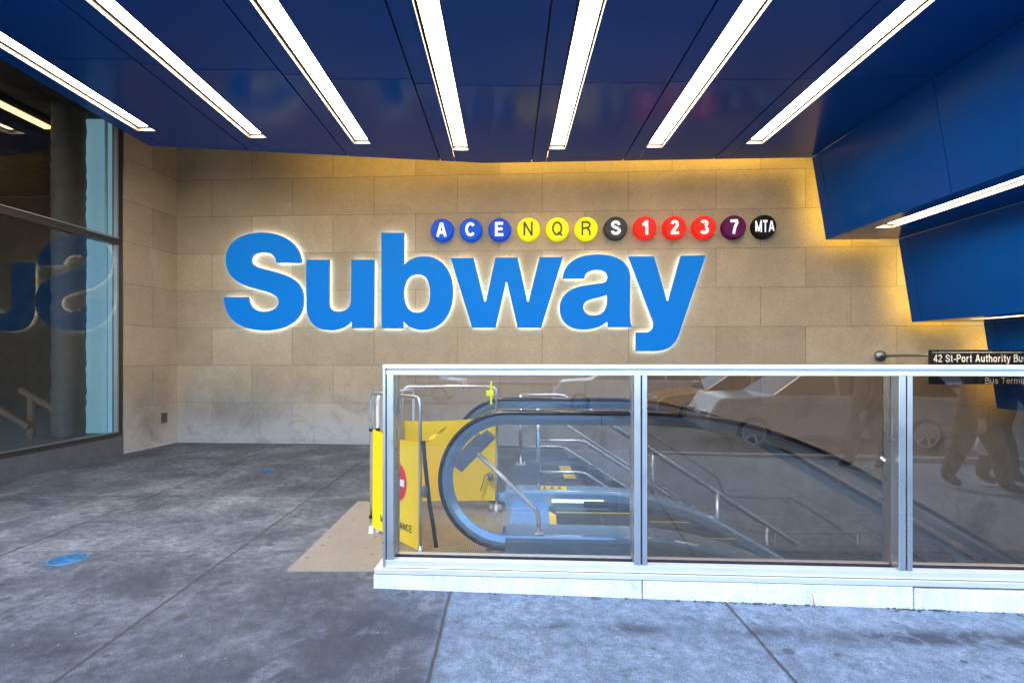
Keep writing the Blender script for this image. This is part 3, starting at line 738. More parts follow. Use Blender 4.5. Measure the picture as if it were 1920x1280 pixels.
def letters():
    VF = VW - .100                      # plane of the letter faces
    lab = {'S': 'huge blue capital S, first of the backlit Subway letters', 'u': 'huge blue letter u between S and b of the Subway sign', 'b': 'huge blue letter b, tallest lowercase letter of Subway',
           'w': 'huge blue letter w under the yellow discs', 'a': 'huge blue letter a between w and y', 'y': 'huge blue letter y ending Subway, tail hanging above the glass screen'}
    for ch, (sc, ox, oy, path) in LET.items():
        outs = []
        for s in bez(path):
            outs.append(dedupe([px_on_v(ox+p[0]/sc, oy+p[1]/sc, VF) for p in s]))
        us = [p[0] for s in outs for p in s]; zs = [p[1] for s in outs for p in s]
        uc, zc = (min(us)+max(us))/2, min(zs)
        outs = [[(p[0]-uc, p[1]-zc) for p in s] for s in outs]
        r = bpy.data.objects.new('sign_letter', None); C.objects.link(r)
        r.location = BW(uc, VF, zc); r.rotation_euler = (0, 0, -TH)
        tag(r, lab[ch], 'sign letter', 'blue backlit letters of the Subway sign')
        body = curve_mesh(outs, .03, 0, 'letter_face')
        body.materials.append(M['ltr_face']); body.materials.append(M['ltr_side'])
        o = bpy.data.objects.new('letter_face', body); C.objects.link(o); o.parent = r
        o.rotation_euler = (pi/2, 0, 0); o.location = (0, .03, 0)
        for p in body.polygons: p.material_index = 0 if p.normal.z > .5 else 1
        back = curve_mesh(outs, .004, -.012, 'backlight'); back.materials.append(M['ltr_back'])
        o2 = bpy.data.objects.new('backlight', back); C.objects.link(o2); o2.parent = r
        o2.rotation_euler = (pi/2, 0, 0); o2.location = (0, .070, 0)
letters()

# ------------------------------------------------------------------ route discs
def discs():
    spec = [('A', 829.5, 432, (.0,.065,.50), 1), ('C', 883, 431.5, (.0,.065,.50), 1), ('E', 937, 431, (.0,.050,.46), 1), ('N', 991, 430.5, (.90,.72,.0), 0), ('Q', 1045, 430, (.90,.72,.0), 0), ('R', 1099, 429.5, (.90,.72,.0), 0),
            ('S', 1154, 428.5, (.045,.04,.045), 1), ('1', 1209, 428, (.85,.012,.004), 1), ('2', 1264, 427.5, (.85,.012,.004), 1), ('3', 1319, 427, (.85,.012,.004), 1), ('7', 1375, 426.5, (.13,.004,.08), 1), ('MTA', 1431.5, 425.5, (.010,.010,.010), 1)]
    labs = {'A': 'blue round route disc with white letter A, first in the row', 'C': 'blue round route disc with white letter C', 'E': 'blue round route disc with white letter E', 'N': 'yellow round route disc with black letter N',
            'Q': 'yellow round route disc with black letter Q', 'R': 'yellow round route disc with black letter R', 'S': 'dark grey round route disc with white letter S', '1': 'red round route disc with white number 1',
            '2': 'red round route disc with white number 2', '3': 'red round route disc with white number 3', '7': 'purple round route disc with white number 7', 'MTA': 'black round disc with white letters MTA ending the row'}
    wl = simple('disc_white_lettering', (.88,.88,.86), .4, em=(1,1,.96), es=.15); bl = simple('disc_black_lettering', (.035,.02,.0), .4)
    mats = {}
    for ch, px, py, col, white in spec:
        D = .115; vf = VW - D
        u, z = px_on_v(px, py, VW - .06)
        R = .178
        t = Thing('route_disc', labs[ch], 'sign disc', (u, VW, z), 'B', 'round subway route discs on the stone wall')
        if col not in mats:
            es = .42 if col[0] > .3 else (.38 if col[2] > .3 else .0)
            mats[col] = simple('disc_' + ch, col, .42, em=col, es=es*.3, spec=.18, vary=.04)
        body = MB(); body.lathe([(R+.004, VW-.001), (R+.004, VW-.03), (R, VW-.032), (R, vf+.02), (R-.005, vf+.005), (R-.016, vf-.001)], (u, 0, z), 'y', 40); body.lathe([(R-.016, vf-.001), (0.0001, vf-.0012)], (u, 0, z), 'y', 40, smooth=False)
        bo = t.part('disc', body, mats[col])
        g = MB(); hgt = .222 if ch != 'MTA' else .14; wd = .20 if white else .145
        if ch == 'MTA': wd = .19
        _, tw = text_strokes(ch, wd)
        sq = .92 if ch != 'MTA' else .78
        def fn(x, y, k, u=u, z=z, vf=vf): 
            rr = ((x - tw/2)*hgt*sq)
            hh = (y-.5)*hgt
            if ch == 'MTA': hh *= (1 + .35*cos(min(1.5, abs(rr-(-.02))/R*1.6))) ; 
            return (u+rr, vf-.0030-.0007*k, z+hh)
        add_text(g, ch, wd, fn)
        t.part('lettering', g, wl if white else bl)
discs()

# ------------------------------------------------------------------ glass screen
VFR = 3.234
def fence():
    t = Thing('glass_screen', 'stainless framed glass screen on a pale granite kerb in front of the escalator', 'glass screen', (1, VFR, 0))
    def uu(px, v=VFR): return px_on_v(px, 900, v)[0]
    u0 = uu(700); us = uu(717); uA = uu(1203.5); uB = uu(1702.5); uC = uB + (uB-uA); uE = uC + 1.5
    ks = [(u0, uu(1204.5)-.003, .086), (uu(1204.5)+.003, uu(1714)-.004, .086), (uu(1714)+.004, uC, .076), (uC+.006, uE, .080)]
    for a, b, zt in ks:
        mb = MB(); mb.box(a, b, VFR, VFR+.30, -.16, zt); t.part('kerb_stone', mb, M['kerb'], .006)
    d0, d1 = VFR+.010, VFR+.165
    sl = MB(); sl.box(u0+.006, uE, VFR-.004, VFR+.28, .090, .124); t.part('sill_plate', sl, M['fr'], .003)
    br = MB(); br.box(us, uE, d0, d0+.055, .127, .172); br.box(us, uE, d0+.085, d1, .127, .172); br.box(us+.01, uE, d0+.055, d0+.085, .127, .160); br.box(us, uE, d0-.008, d0-.001, .131, .1335, )
    t.part('bottom_rail', br, M['fr'], .003)
    tr = MB(); tr.box(us, uE, d0-.012, d1+.01, 1.352, 1.376); tr.box(us+.02, uE, d0, d0+.055, 1.312, 1.343); tr.box(us+.02, uE, d0+.085, d1, 1.312, 1.343); tr.box(us+.02, uE, d0+.01, d1-.01, 1.343, 1.352)
    t.part('top_rail', tr, M['fr'], .003)
    def bar(a, b, z0=.172, z1=1.312):
        mb = MB(); mb.box(a, b, d0, d0+.058, z0, z1); mb.box(a, b, d0+.085, d1, z0, z1); mb.box(a+.006, b-.006, d0+.058, d0+.085, z0, z1)
        return mb
    mb = MB(); mb.box(us, us+.018, d0-.008, d1, .127, 1.352); t.part('post', mb, M['fpost'], .003)
    mb = bar(us+.024, us+.066); mb.box(us+.018, us+.024, d0+.02, d1-.01, .13, 1.35, 0); t.part('post', mb, M['fpost'], .003)
    for uc in (uA, uB, uC):
        gp = MB(); gp.box(uc-.004, uc+.004, d0+.02, d1-.01, .130, 1.34); t.part('post_gasket', gp, M['joint'])
        t.part('post', bar(uc-.044, uc-.0042), M['fpost'], .003); t.part('post', bar(uc+.0042, uc+.034), M['fpost'], .003)
    gv = d0+.071
    for a, b in ((us+.066, uA-.044), (uA+.034, uB-.044), (uB+.034, uC-.044), (uC+.034, uE)):
        g = MB(); g.add([(a+.002, gv, .162), (b-.002, gv, .162), (b-.002, gv, 1.343), (a+.002, gv, 1.343)], [(0,1,2,3)])
        t.part('glass_panel', g, M['fence_glass'] if a < .5 else M['fence_glass_dark'])
        s = MB(); s.box(a, b, gv-.011, gv+.011, .160, .180)
        t.part('glazing_gasket', s, M['joint'])
    # dry weed at the kerb and a scrap sticker on the glass
    wd = MB(); ux = uu(1524); z0 = -.045
    for (dx, dz, r) in ((-.035,.13,.0012), (-.018,.09,.0011), (.012,.07,.001), (-.05,.075,.001), (.004,.05,.001)):
        wd.tube([(ux, VFR-.02, z0), (ux+dx*.35, VFR-.025, z0+dz*.5), (ux+dx, VFR-.03, z0+dz)], [r*1.6, r, r*.5], 6)
    o = wd.build('dry_weed', simple('dry_red_stem', (.45,.13,.08), .7), None, (ux, VFR-.02, z0), frame='B'); tag(o, 'tiny dry reddish weed growing from the foot of the granite kerb', 'weed')
    st = MB(); su, sz = px_on_v(1655, 860, gv); st.obox((su, gv-.003, sz), (.013,0,-.011), (0,.0006,0), (.004,0,.006)); 
    o = st.build('torn_sticker', M['white'], None, (su, gv-.002, sz), frame='B'); tag(o, 'torn scrap of white sticker on the middle glass panel', 'sticker')
fence()
def dirt():
    m = MB(); rnd = random.Random(3)
    for i in range(110):
        u = rnd.choice([rnd.uniform(-.8,3.2), rnd.gauss(1.25,.2), rnd.gauss(2.2,.1)]); v = VFR-.006-abs(rnd.gauss(0,.012)); r = rnd.uniform(.001,.0055)
        w = BW(u, v); z = gz(w.x, w.y)
        m.obox((u, v, z+.003), (r*rnd.uniform(1,2.5), r*.3, 0), (-r*.3, r*.6, 0), (0, 0, .0015+r*.3))
    o = m.build('dirt', simple('dark_grit', (.07,.065,.06), .9, vary=.5), None, (1, VFR, 0), frame='B'); o['kind'] = 'stuff'; o['label'] = 'dark grit and crumbs gathered along the foot of the kerb'
dirt()

# ------------------------------------------------------------------ landing plates
def plates():
    t = Thing('landing_plate', 'cream and ribbed steel landing plate at the top of the escalator', 'landing plate', (-.7, 4.3, 0), 'W')
    a = MB(); a.box(-1.473, -.86, 3.54, 5.24, -.02, .004); a.box(-.857,-.80,3.54,5.24,-.02,.004); t.part('smooth_plate', a, M['plate'], .001)
    b = MB(); b.box(-.797, .17, 3.44, 5.24, -.02, .006); t.part('ribbed_plate', b, M['ribs'], .001)
plates()

# ------------------------------------------------------------------ escalator
def bal_path(off, uc, us, u_end=8.5, start_in=.06, ztop=1.04, R=.50, RC=2.8, loop=True):
    """outer line of the balustrade moved inward by off: list of ((u,z), outward normal)"""
    P = []; r = R-off; zc = ztop-R
    if loop:
        if start_in: P.append(((uc+start_in, zc-r), (0,-1)))
        for i in range(0, 37):
            a = -pi/2 - pi*i/36
            P.append(((uc + r*cos(a), zc + r*sin(a)), (cos(a), sin(a))))
    else: P.append(((uc, ztop-off), (0,1)))
    rr = RC-off
    for i in range(0, 17):
        a = radians(30)*i/16
        P.append(((us + rr*sin(a), ztop-RC + rr*cos(a)), (sin(a), cos(a))))
    p = P[-1][0]; d = u_end-p[0]
    P.append(((u_end, p[1]-d*math.tan(radians(30))), P[-1][1]))
    return P
def deck_path(u0, us, z=.19, RC=2.6, u_end=8.5):
    P = [((u0, z), (0,1))]
    for i in range(0, 17):
        a = radians(30)*i/16; P.append(((us + RC*sin(a), z-RC+RC*cos(a)), (sin(a), cos(a))))
    p = P[-1][0]; P.append(((u_end, p[1]-(u_end-p[0])*math.tan(radians(30))), P[-1][1]))
    return P
def escalator():
    t = Thing('escalator', 'glass sided escalator going down to the right behind the glass screen', 'escalator', (0, 4.4, 0))
    vn, vf = 3.83, 5.02
    for (v, uc, us, ud0, ds, d0, d1) in ((vn, -.215, .80, -.225, .60, 3.695, 3.955), (vf, -.30, .72, -.30, .50, 4.93, 5.14)):
        prof = [(-.030,v-.036),(-.030,v-.046),(-.012,v-.050),(-.002,v-.042),(0,v-.02),(0,v+.02),(-.002,v+.042),(-.012,v+.050),(-.030,v+.046),(-.030,v+.036),(-.022,v+.034),(-.020,v-.034)]
        h = MB(); h.sweep(bal_path(0, uc, us), prof, smooth=True); t.part('handrail', h, M['rubber'])
        g = MB(); g.sweep(bal_path(.024, uc, us), [(0,v-.030),(-.004,v-.034),(-.034,v-.030),(-.078,v-.014),(-.078,v+.014),(-.034,v+.030),(-.004,v+.034),(0,v+.030)]); t.part('handrail_guide', g, M['esteel'])
        inner = bal_path(.10, uc, us, start_in=0); dk = deck_path(uc, ds, .17)
        poly = [p[0] for p in inner] + [p[0] for p in reversed(dk)]
        q = MB()                                                    # glass as two thin faces
        # build as quads strip fan: loop region + run
        n = len(inner)
        loop = [p[0] for p in inner[:37]]; run = [p[0] for p in inner[37:]]
        cpt = (uc+.02, .5)
        for vv in (v-.006, v+.006):
            vs = [(p[0], vv, p[1]) for p in loop] + [(cpt[0], vv, cpt[1])]
            q.add(vs, [(i, i+1, len(loop)) for i in range(len(loop)-1)])
            top = [loop[-1]] + run; bot = [(uc, .04+.10)] + [p[0] for p in dk[1:]]
            m_ = min(len(top), len(bot))
            q.add([(p[0], vv, p[1]) for p in top[:m_]] + [(p[0], vv, p[1]) for p in bot[:m_]], [(i, i+1, m_+i+1, m_+i) for i in range(1, m_-1)])
            q.add([(loop[-1][0], vv, loop[-1][1]), (top[1][0], vv, top[1][1]), (bot[1][0], vv, bot[1][1]), (uc, vv, .14)], [(0,1,2,3)])
        ob = t.part('balustrade_glass', q, M['esc_glass'])
        dp = deck_path(ud0, ds)
        d = MB(); d.sweep(dp, [(0,d0+.02),(-.008,d0+.006),(-.022,d0),(-.60,d0),(-.60,d1),(-.01,d1),(0,d1-.01)]); t.part('deck', d, M['esteel'], .004)
        for us_ in (.45, 1.9 if v < 4 else 2.1):
            sm = MB(); q_ = bal_path(.0, uc, us)[36:]
            zt_ = .985
            if us_ < us: sm.box(us_-.002, us_+.002, v-.0365, v+.0365, zt_-.05, zt_+.028); t.part('guide_joint', sm, M['joint'])
        tr = MB(); tr.sweep(deck_path(ud0+.03, ds, .188), [(-.05,d0-.004),(-.056,d0-.004),(-.056,d0+.004),(-.05,d0+.004)]); t.part('deck_trim', tr, M['steel_dk'])
    # skirts and brushes on the inner faces
    for (ds, v0, v1) in ((.50, 4.915, 4.929), (.60, 3.957, 3.971)):
        s = MB(); s.sweep(deck_path(-.26, ds, .165), [(0,v0),(-.5,v0),(-.5,v1),(0,v1)]); t.part('skirt', s, M['esteel'])
    for (ds, v0, v1, u0) in ((.50, 4.86, 4.914, .42), (.60, 3.972, 4.02, .42)):
        s = MB(); s.sweep(deck_path(u0, ds, .105), [(0,v0+.02),(-.014,v0),(-.05,v0),(-.06,v1),(0,v1)]); t.part('skirt_brush', s, M['brushes'], .008)
    rc = MB(); rc.box(.13,.60,4.905,4.9145,.085,.115); t.part('skirt_light', rc, simple('skirt_light_lens', (.8,.85,.8), .3, em=(.8,1,.95), es=.5), .008)
    cb = MB(); cb.box(-.24, .10, 3.974, 4.912, .008, .022); t.part('comb_plate', cb, M['esteel'], .003)
    c2 = MB()
    c2.prism([(.10,3.976),(.10,4.86),(.16,4.74),(.16,4.08)], .0085, .026); t.part('comb', c2, M['yellow_paint'], .002)
    # steps
    z = .012; u = .165
    for i in range(20):
        run = .40
        if i > 1: z -= min(.21, .07*(i-1)) if i < 5 else .23
        s = MB(); s.box(u, u+run-.006, 4.03, 4.85, z-.05, z); s.box(u+run-.03, u+run-.006, 4.03, 4.85, z-.30, z-.05)
        nr = 26
        for k in range(nr): 
            a = 4.05 + k*(.78/nr); s.box(u+.004, u+run-.02, a, a+.012, z, z+.008)
        st = t.part('step', s, M['step'])
        y = MB(); y.box(u, u+run-.008, 4.852, 4.868, z-.03, z+.004); 
        t.part('step_edge', y, M['yellow_paint'], parent=st)
        u += run
    # caution label on the far deck
    lb = MB(); lb.box(.03, .27, 4.955, 5.10, .1905, .1925)
    o = t.part('caution_label', lb, M['yellow_paint'], label='yellow caution label with black pictograms')
    pc = MB()
    for k in range(3):
        a = .05 + k*.07; pc.box(a, a+.03, 4.99, 5.03, .1926, .1936); pc.box(a+.008, a+.022, 5.035, 5.07, .1926, .1936)
    pc.box(.04,.22,4.965,4.975,.1926,.1936); t.part('pictograms', pc, M['ink'], parent=o)
    # bent post with the angled plate box
    w = Thing('post_sign', 'grey box sign on a bent steel post mounted on the near escalator deck', 'sign', (px_on_v(1009, 998, 3.74)[0], 3.74, .19))
    def P(px, py, v=3.74):
        a = px_on_v(px, py, v); return Vector((a[0], v, a[1]))
    pts = [P(1010,998), P(1010,974)]
    A_, B_ = P(1009,966), P(1000,950)
    pts += [P(1009.5,968), P(1007,960), P(1002,952), P(952,903), P(895,850)]
    tb = MB(); tb.tube(pts, .0165, 16); w.part('post', tb, M['tube'])
    fl = MB(); b0 = P(1010,998); fl.lathe([(.0001,.006),(.034,.006),(.036,0.0)], (b0.x, b0.y, .1905), 'z', 24); w.part('flange', fl, M['tube'])
    c = (P(846.5,872)+P(928,822)+P(865,886)+P(912,804))/4
    ax = (P(928,822)-P(865,886))/2; az = (P(846.5,872)-P(865,886))/2
    bx = MB(); bx.obox(c+Vector((0,.03,0)), ax, Vector((0,.035,0)), az); w.part('box', bx, simple('grey_box_enamel', (.20,.25,.33), .35, metal=.4), .006)
    b2 = MB(); b2.obox(c + az*1.25 + Vector((0,.045,0)), ax*.68, Vector((0,.02,0)), az*.30); w.part('bracket', b2, M['steel_dk'], .004)
escalator()

# ------------------------------------------------------------------ folding barrier
def barrier():
    W = Vector
    p1 = W((-1.10, 4.30, 0)); p2 = W((-.633, 3.86, 0)); b1 = W((-.955, 4.86, 0)); b2 = W((-.105, 4.92, 0))
    t = Thing('folding_barrier', 'yellow vinyl folding maintenance barrier on tubular legs around the escalator top', 'barrier', (-.7, 4.4, 0), 'W')
    def hoop(a, b, z, r=.0125, rad=.06):
        d = (b-a).normalized(); pts = [a+W((0,0,.02))]
        pts.append(a+W((0,0,z-rad)))
        for i in range(1, 7):
            an = pi/2*i/6; pts.append(a + d*(rad - rad*cos(an)) + W((0,0,z-rad+rad*sin(an))))
        for i in range(0, 7):
            an = pi/2*(1-i/6); pts.append(b - d*(rad - rad*cos(an)) + W((0,0,z-rad+rad*sin(an))))
        pts.append(b+W((0,0,.02)))
        m = MB(); m.tube(pts, r, 12); return m
    off = W((.045, .03, 0))
    t.part('hoop', hoop(p1, p2, 1.13), M['tube']); t.part('hoop', hoop(p1+off, p1+off+W((.18,.62,0)), 1.12), M['whitetube'])
    t.part('hoop', hoop(b1, b2, 1.15), M['tube'])
    # fabric panels: slightly billowed cloth sheets
    def cloth(a, b, z0a, z1a, z0b, z1b, bulge, nx=22, nz=12, th=.003):
        d = b-a; nrm = W((-d.y, d.x, 0)).normalized(); mb = MB(); vs = []
        for j in range(nz+1):
            for i in range(nx+1):
                s = i/nx; q = j/nz; p = a + d*s
                z = (z0a+(z0b-z0a)*s)*(1-q) + (z1a+(z1b-z1a)*s)*q
                if q == 1: z -= .022*sin(pi*s)
                k = bulge*(sin(pi*s)*.8*(1-.5*q) + .18*sin(9*s+3*q) + .12*sin(17*s-5*q))
                p = p + nrm*k; vs.append((p.x, p.y, z))
        fs = [(j*(nx+1)+i, j*(nx+1)+i+1, (j+1)*(nx+1)+i+1, (j+1)*(nx+1)+i) for j in range(nz) for i in range(nx)]
        mb.add(vs, fs, 0, True)
        def surf(s, z, lift):
            q = (z-z0a)/(z1a-z0a)
            k = bulge*(sin(pi*s)*.8*(1-.5*q) + .18*sin(9*s+3*q) + .12*sin(17*s-5*q))
            p = a + d*s + nrm*(k) ; tocam = (W((0,0,0))-p); sg = 1 if tocam.dot(nrm) > 0 else -1
            p = p + nrm*sg*lift; return (p.x, p.y, z)
        return mb, surf
    A, sf = cloth(p1+W((.012,-.012,0)), p2+W((-.008,.006,0)), .055, .845, -.0+.012, .805, .012)
    pa = t.part('fabric_panel', A, M['yellow'])
    pr = MB(); cz, R = .475, .155; Lw = (p2-p1).length
    n = 28; vs = [sf(.50, cz, .0035)] + [sf(.50 + R*cos(2*pi*i/n)/Lw, cz + R*sin(2*pi*i/n), .0035) for i in range(n)]
    pr.add(vs, [(0, 1+i, 1+(i+1)%n) for i in range(n)], 0)
    def seg(s0, s1, z0, z1, lift, mi):
        k = 6; vs = []
        for i in range(k+1):
            s = s0+(s1-s0)*i/k; vs += [sf(s, z0, lift), sf(s, z1, lift)]
        pr.add(vs, [(2*i, 2*i+2, 2*i+3, 2*i+1) for i in range(k)], mi)
    seg(.50-.132/Lw, .50+.132/Lw, cz-.026, cz+.026, .011, 1)
    st, tw = text_strokes('MAINTENANCE', .15); hh = .052; sx = .43/tw
    def fn(x, y, k): return sf(.175 + x*sx/Lw*1.0, .125+y*hh, .004+.0004*k)
    add_text(pr, 'MAINTENANCE', .15, fn, 2)
    t.part('print', pr, [M['red'], M['white'], M['ink']], parent=pa)
    Bp, sb = cloth(b1+W((-.01,.01,0)), b2+W((.0,.0,0)), .10, .84, .095, .875, .02, 30)
    t.part('fabric_panel', Bp, M['yellow'])
    Cp, _ = cloth(p1+off+W((.0,.02,0)), b1+W((-.03,0,0)), .07, .83, .09, .84, .014, 14); t.part('fabric_panel', Cp, M['yellow'])
    # slack top flap between front post and rear panel
    f = MB(); a = p2+W((0,0,.80)); b = W((-.53,4.72,.815)); vs = []
    for i in range(9):
        s = i/8; q = a+(b-a)*s; vs += [(q.x+.02*sin(6*s), q.y, q.z-.05*sin(pi*s)*.4), (q.x-.03, q.y+.02, q.z-.035-.015*sin(9*s))]
    f.add(vs, [(2*i, 2*i+2, 2*i+3, 2*i+1) for i in range(8)], 0, True); t.part('flap', f, M['yellow'])
    # straps
    def strap(pts, w=.0145):
        m = MB(); m.tube(pts, w, 8, flat=.28); return m
    def PX(px, py, Y): return W(((px-CX)*Y/F, Y, H-(py-CY)*Y/F))
    t.part('strap', strap([PX(794,826,3.83), PX(796,858,3.83), PX(801,905,3.82), PX(806,950,3.80), PX(813,990,3.78), PX(818,1026,3.77)]), M['strap'])
    t.part('strap', strap([PX(792,828,3.84), PX(795,870,3.84), PX(800,915,3.84)], .007), M['strap'])
    t.part('strap', strap([PX(917,886,4.89), PX(909,892,4.88), PX(906,905,4.88), PX(901,920,4.88)], .010), M['strap'])
    for (px, py, Y) in ((795.5,921,3.80), (920,893,4.88)):
        k = MB(); c = PX(px, py, Y); k.lathe([(.0001,-.045),(.018,-.038),(.027,-.015),(.027,.015),(.018,.038),(.0001,.045)], c, 'z', 16)
        t.part('buckle', k, simple('grey_plastic', (.16,.19,.20), .35))
    # clips on the first leg, yellow clamp on the rear hoop, feet
    for p in (p1, p1+off):
        for z in (.835, .135):
            m = MB(); m.lathe([(.0135,-.011),(.019,-.011),(.019,.011),(.0135,.011)], (p.x, p.y, z), 'z', 14); t.part('clip', m, M['strap'])
    cl = MB(); c = PX(921,736,4.9); cl.box(c.x-.010, c.x+.010, c.y-.03, c.y-.012, c.z-.105, c.z+.105); cl.box(c.x-.045, c.x+.022, c.y-.032, c.y+.02, c.z-.03, c.z+.02)
    t.part('clamp', cl, simple('glowing_yellow_plastic', (.80,.82,.0), .4, em=(.8,.9,0), es=.08), .004)  # slight glow added to the clamp's yellow
    for p in (p1, p1+off, p2, b1, b2):
        m = MB(); m.lathe([(.0001,.052),(.018,.05),(.02,.008),(.024,.0)], (p.x, p.y, .006), 'z', 14); t.part('foot', m, M['whitetube'] if p is not p2 else M['tube'])
    for dx in (-.045, .03):
        m = MB(); q = b2+W((dx, -.03, .035)); m.lathe([(.0001,-.018),(.024,-.018),(.034,-.008),(.034,.008),(.024,.018),(.0001,.018)], q, 'x', 18)
        t.part('caster', m, simple('grey_caster', (.32,.30,.30), .5))
    # wood sliver on the plate
    m = MB(); q = PX(928,1030,3.93); m.obox((q.x, q.y, .013), (.065,.012,.001), (-.004,.014,0), (0,0,.004))
    tag(m.build('wood_chip', M['wood'], None, (q.x,q.y,.01), bevel=.002), 'splinter of pale wood lying on the ribbed plate', 'wood chip')
barrier()

# ------------------------------------------------------------------ stairs and railings beyond the escalator
def stairs():
    t = Thing('staircase', 'concrete stairs going down between the escalator and the stone wall', 'staircase', (1.0, 6.8, 0), 'W')
    x, z = .86, 0.0
    for i in range(20):
        s = MB(); z -= .175; s.box(x, x+.285, 5.31, 8.4-.05*(x/2), z-.5, z); st = t.part('stair_tread', s, M['concrete'], .004)
        n = MB(); n.box(x+.245, x+.287, 5.33, 8.38-.05*(x/2), z+.0005, z+.005); t.part('nosing', n, M['step'], parent=st)
        x += .28
    top = MB(); top.box(.66,.80,6.2,6.9,.002,.010); 
    o = top.build('tactile_strip', M['yellow_paint'], None, (.7,6.8,0), bevel=.002); tag(o, 'worn yellow tactile strip at the head of the stairs', 'tactile strip')
    def rail(Y, x0, xk, heights, label, posts, xe=5.4, sl=.644):
        q = Thing('stair_railing', label, 'railing', (x0, Y, 0), 'W', 'stainless stair railings')
        for h, r in heights:
            pts = [(x0, Y, h), (xk-.05, Y, h), (xk+.03, Y, h-.015), (xe, Y, h-(xe-xk)*sl)]
            m = MB(); m.tube(pts, r, 10); q.part('rail', m, M['tube'])
        for px_ in posts:
            zb = 0 if px_ < .9 else -(px_-.86)*.625-.1
            zt = heights[0][0] - max(0, px_-xk)*sl
            m = MB(); m.tube([(px_, Y, zb), (px_, Y, zt-.0)], .024, 12); q.part('post', m, M['tube'])
            m = MB(); m.box(px_-.07, px_+.07, Y-.05, Y+.05, zb, zb+.012)
            for dx in (-.05,.05): m.lathe([(.0001,.035),(.010,.033),(.010,0)], (px_+dx, Y-.03, zb+.012), 'z', 8)
            q.part('base_plate', m, M['tube'])
    rail(5.42, .30, .76, ((.92,.024),(.57,.016),(.25,.014)), 'stainless stair railing beside the escalator', (.31, 2.13, 3.9))
    rail(7.0, .17, .72, ((.92,.020),(.55,.014),(.24,.014)), 'stainless stair railing in the middle of the stairs with a bolted base plate', (.17, 1.9, 3.4))
    # handrail on the wall, and guard rail of the lower landing
    q = Thing('wall_handrail', 'thin handrail on the stone wall running down beside the stairs', 'handrail', (3.3, 8.1, -.72), 'W')
    m = MB(); m.tube([(1.6,8.22,.62),(3.2,8.14,-.42),(3.3,8.12,-.70),(4.3,8.06,-.72),(5.3,8.02,-1.36)], .018, 10); q.part('rail', m, M['steel_dk'])
    for (a, b, c) in ((2.2,8.20,.22),(3.9,8.10,-.71)):
        m = MB(); m.tube([(a,b,c),(a,b+.10,c-.05),(a,b+.2,c-.05)], .008, 8); q.part('bracket', m, M['steel_dk'])
    q = Thing('guard_rail', 'two tube guard rail on the lower landing in the stairwell', 'railing', (4.6, 7.4, -1.6), 'W')
    for z_ in (-1.02, -1.38):
        m = MB(); m.tube([(3.5,7.4,z_),(5.0,7.4,z_),(6.2,7.4,z_-.75)], .020, 10); q.part('rail', m, M['steel_dk'])
    for x_ in (3.7, 4.85):
        m = MB(); m.tube([(x_,7.4,-2.4),(x_,7.4,-1.02)], .020, 10); q.part('post', m, M['steel_dk'])
stairs()

# ------------------------------------------------------------------ hanging station sign
def station_sign():
    Y = 7.12
    def P(px, py): return ((px-CX)*Y/F, H-(py-CY)*Y/F)
    x0, zt = P(1747, 655.5); _, zb = P(1747, 720); x1 = x0 + 3.0
    t = Thing('station_sign', 'black hanging sign with white lettering 42 St-Port Authority Bus', 'sign', (x0, Y, zb), 'W')
    b = MB(); b.box(x0, x1, Y, Y+.06, zb, zt)
    p = t.part('sign_board', b, M['sign_black'], .004)
    ln = MB(); ln.box(x0+.004, x1, Y-.002, Y-.0005, zt-.038, zt-.032); 
    h = .100; w = .145
    _, zbase = P(1750, 678.5)
    def fn(x, y, k): return (x0+.022+x*h*.83, Y-.0015-.0006*k, zbase+y*h)
    add_text(ln, '42 St-Port Authority Bus', w, fn)
    xb, zb2 = P(1847, 719)
    def fn2(x, y, k): return (xb+x*h*.83, Y-.0015-.0006*k, zb2+y*h*.82)
    add_text(ln, 'Bus Terminal', .12, fn2)
    t.part('lettering', ln, M['sign_white'], parent=p)
    r = MB(); 
    wy = 8.17; xw = (1650-CX)*wy/F; zc = H
    r.tube([(xw, wy, zc+.0), (xw+.02, 7.62, zc+.004), (x0+.02, Y+.05, zc+.01)], .018, 12); t.part('mounting_rod', r, M['steel_dk'])
    f = MB(); f.lathe([(.0001,-.05),(.05,-.05),(.085,-.03),(.085,.0)], (xw, wy+.0, zc), 'y', 24); t.part('wall_flange', f, M['steel_dk'])
station_sign()

# ------------------------------------------------------------------ blue lids in the pavement
def lids():
    for (px, py, r, lab) in ((127, 1049, .120, 'bright blue painted round iron lid in the near pavement'), (500, 881.5, .095, 'small faded blue round lid in the pavement near the wall')):
        Y = F*H/(py-CY); x = (px-CX)*Y/F
        t = Thing('utility_cover', lab, 'utility cover', (x, Y, 0), 'W', 'blue painted covers in the pavement')
        m = MB(); m.lathe([(.0001,.0055),(r*.80,.0055),(r*.82,.0035)], (x, Y, .001), 'z', 36)
        for i in range(4):
            a = i*pi/2+.3; m.obox((x+cos(a)*r*.45, Y+sin(a)*r*.45, .0085), (cos(a)*r*.2, sin(a)*r*.2, 0), (-sin(a)*.009, cos(a)*.009, 0), (0,0,.002))
        m.lathe([(.0001,.012),(r*.18,.011),(r*.2,.006)], (x, Y, .001), 'z', 18)
        t.part('lid', m, M['lid'])
        g = MB(); g.lathe([(r*.86,.0035),(r*.87,.0065),(r*.97,.0065),(r,.002)], (x, Y, .001), 'z', 36); t.part('ring', g, simple('worn_blue_ring', (.05,.15,.26), .6, vary=.8, nscale=40))
lids()

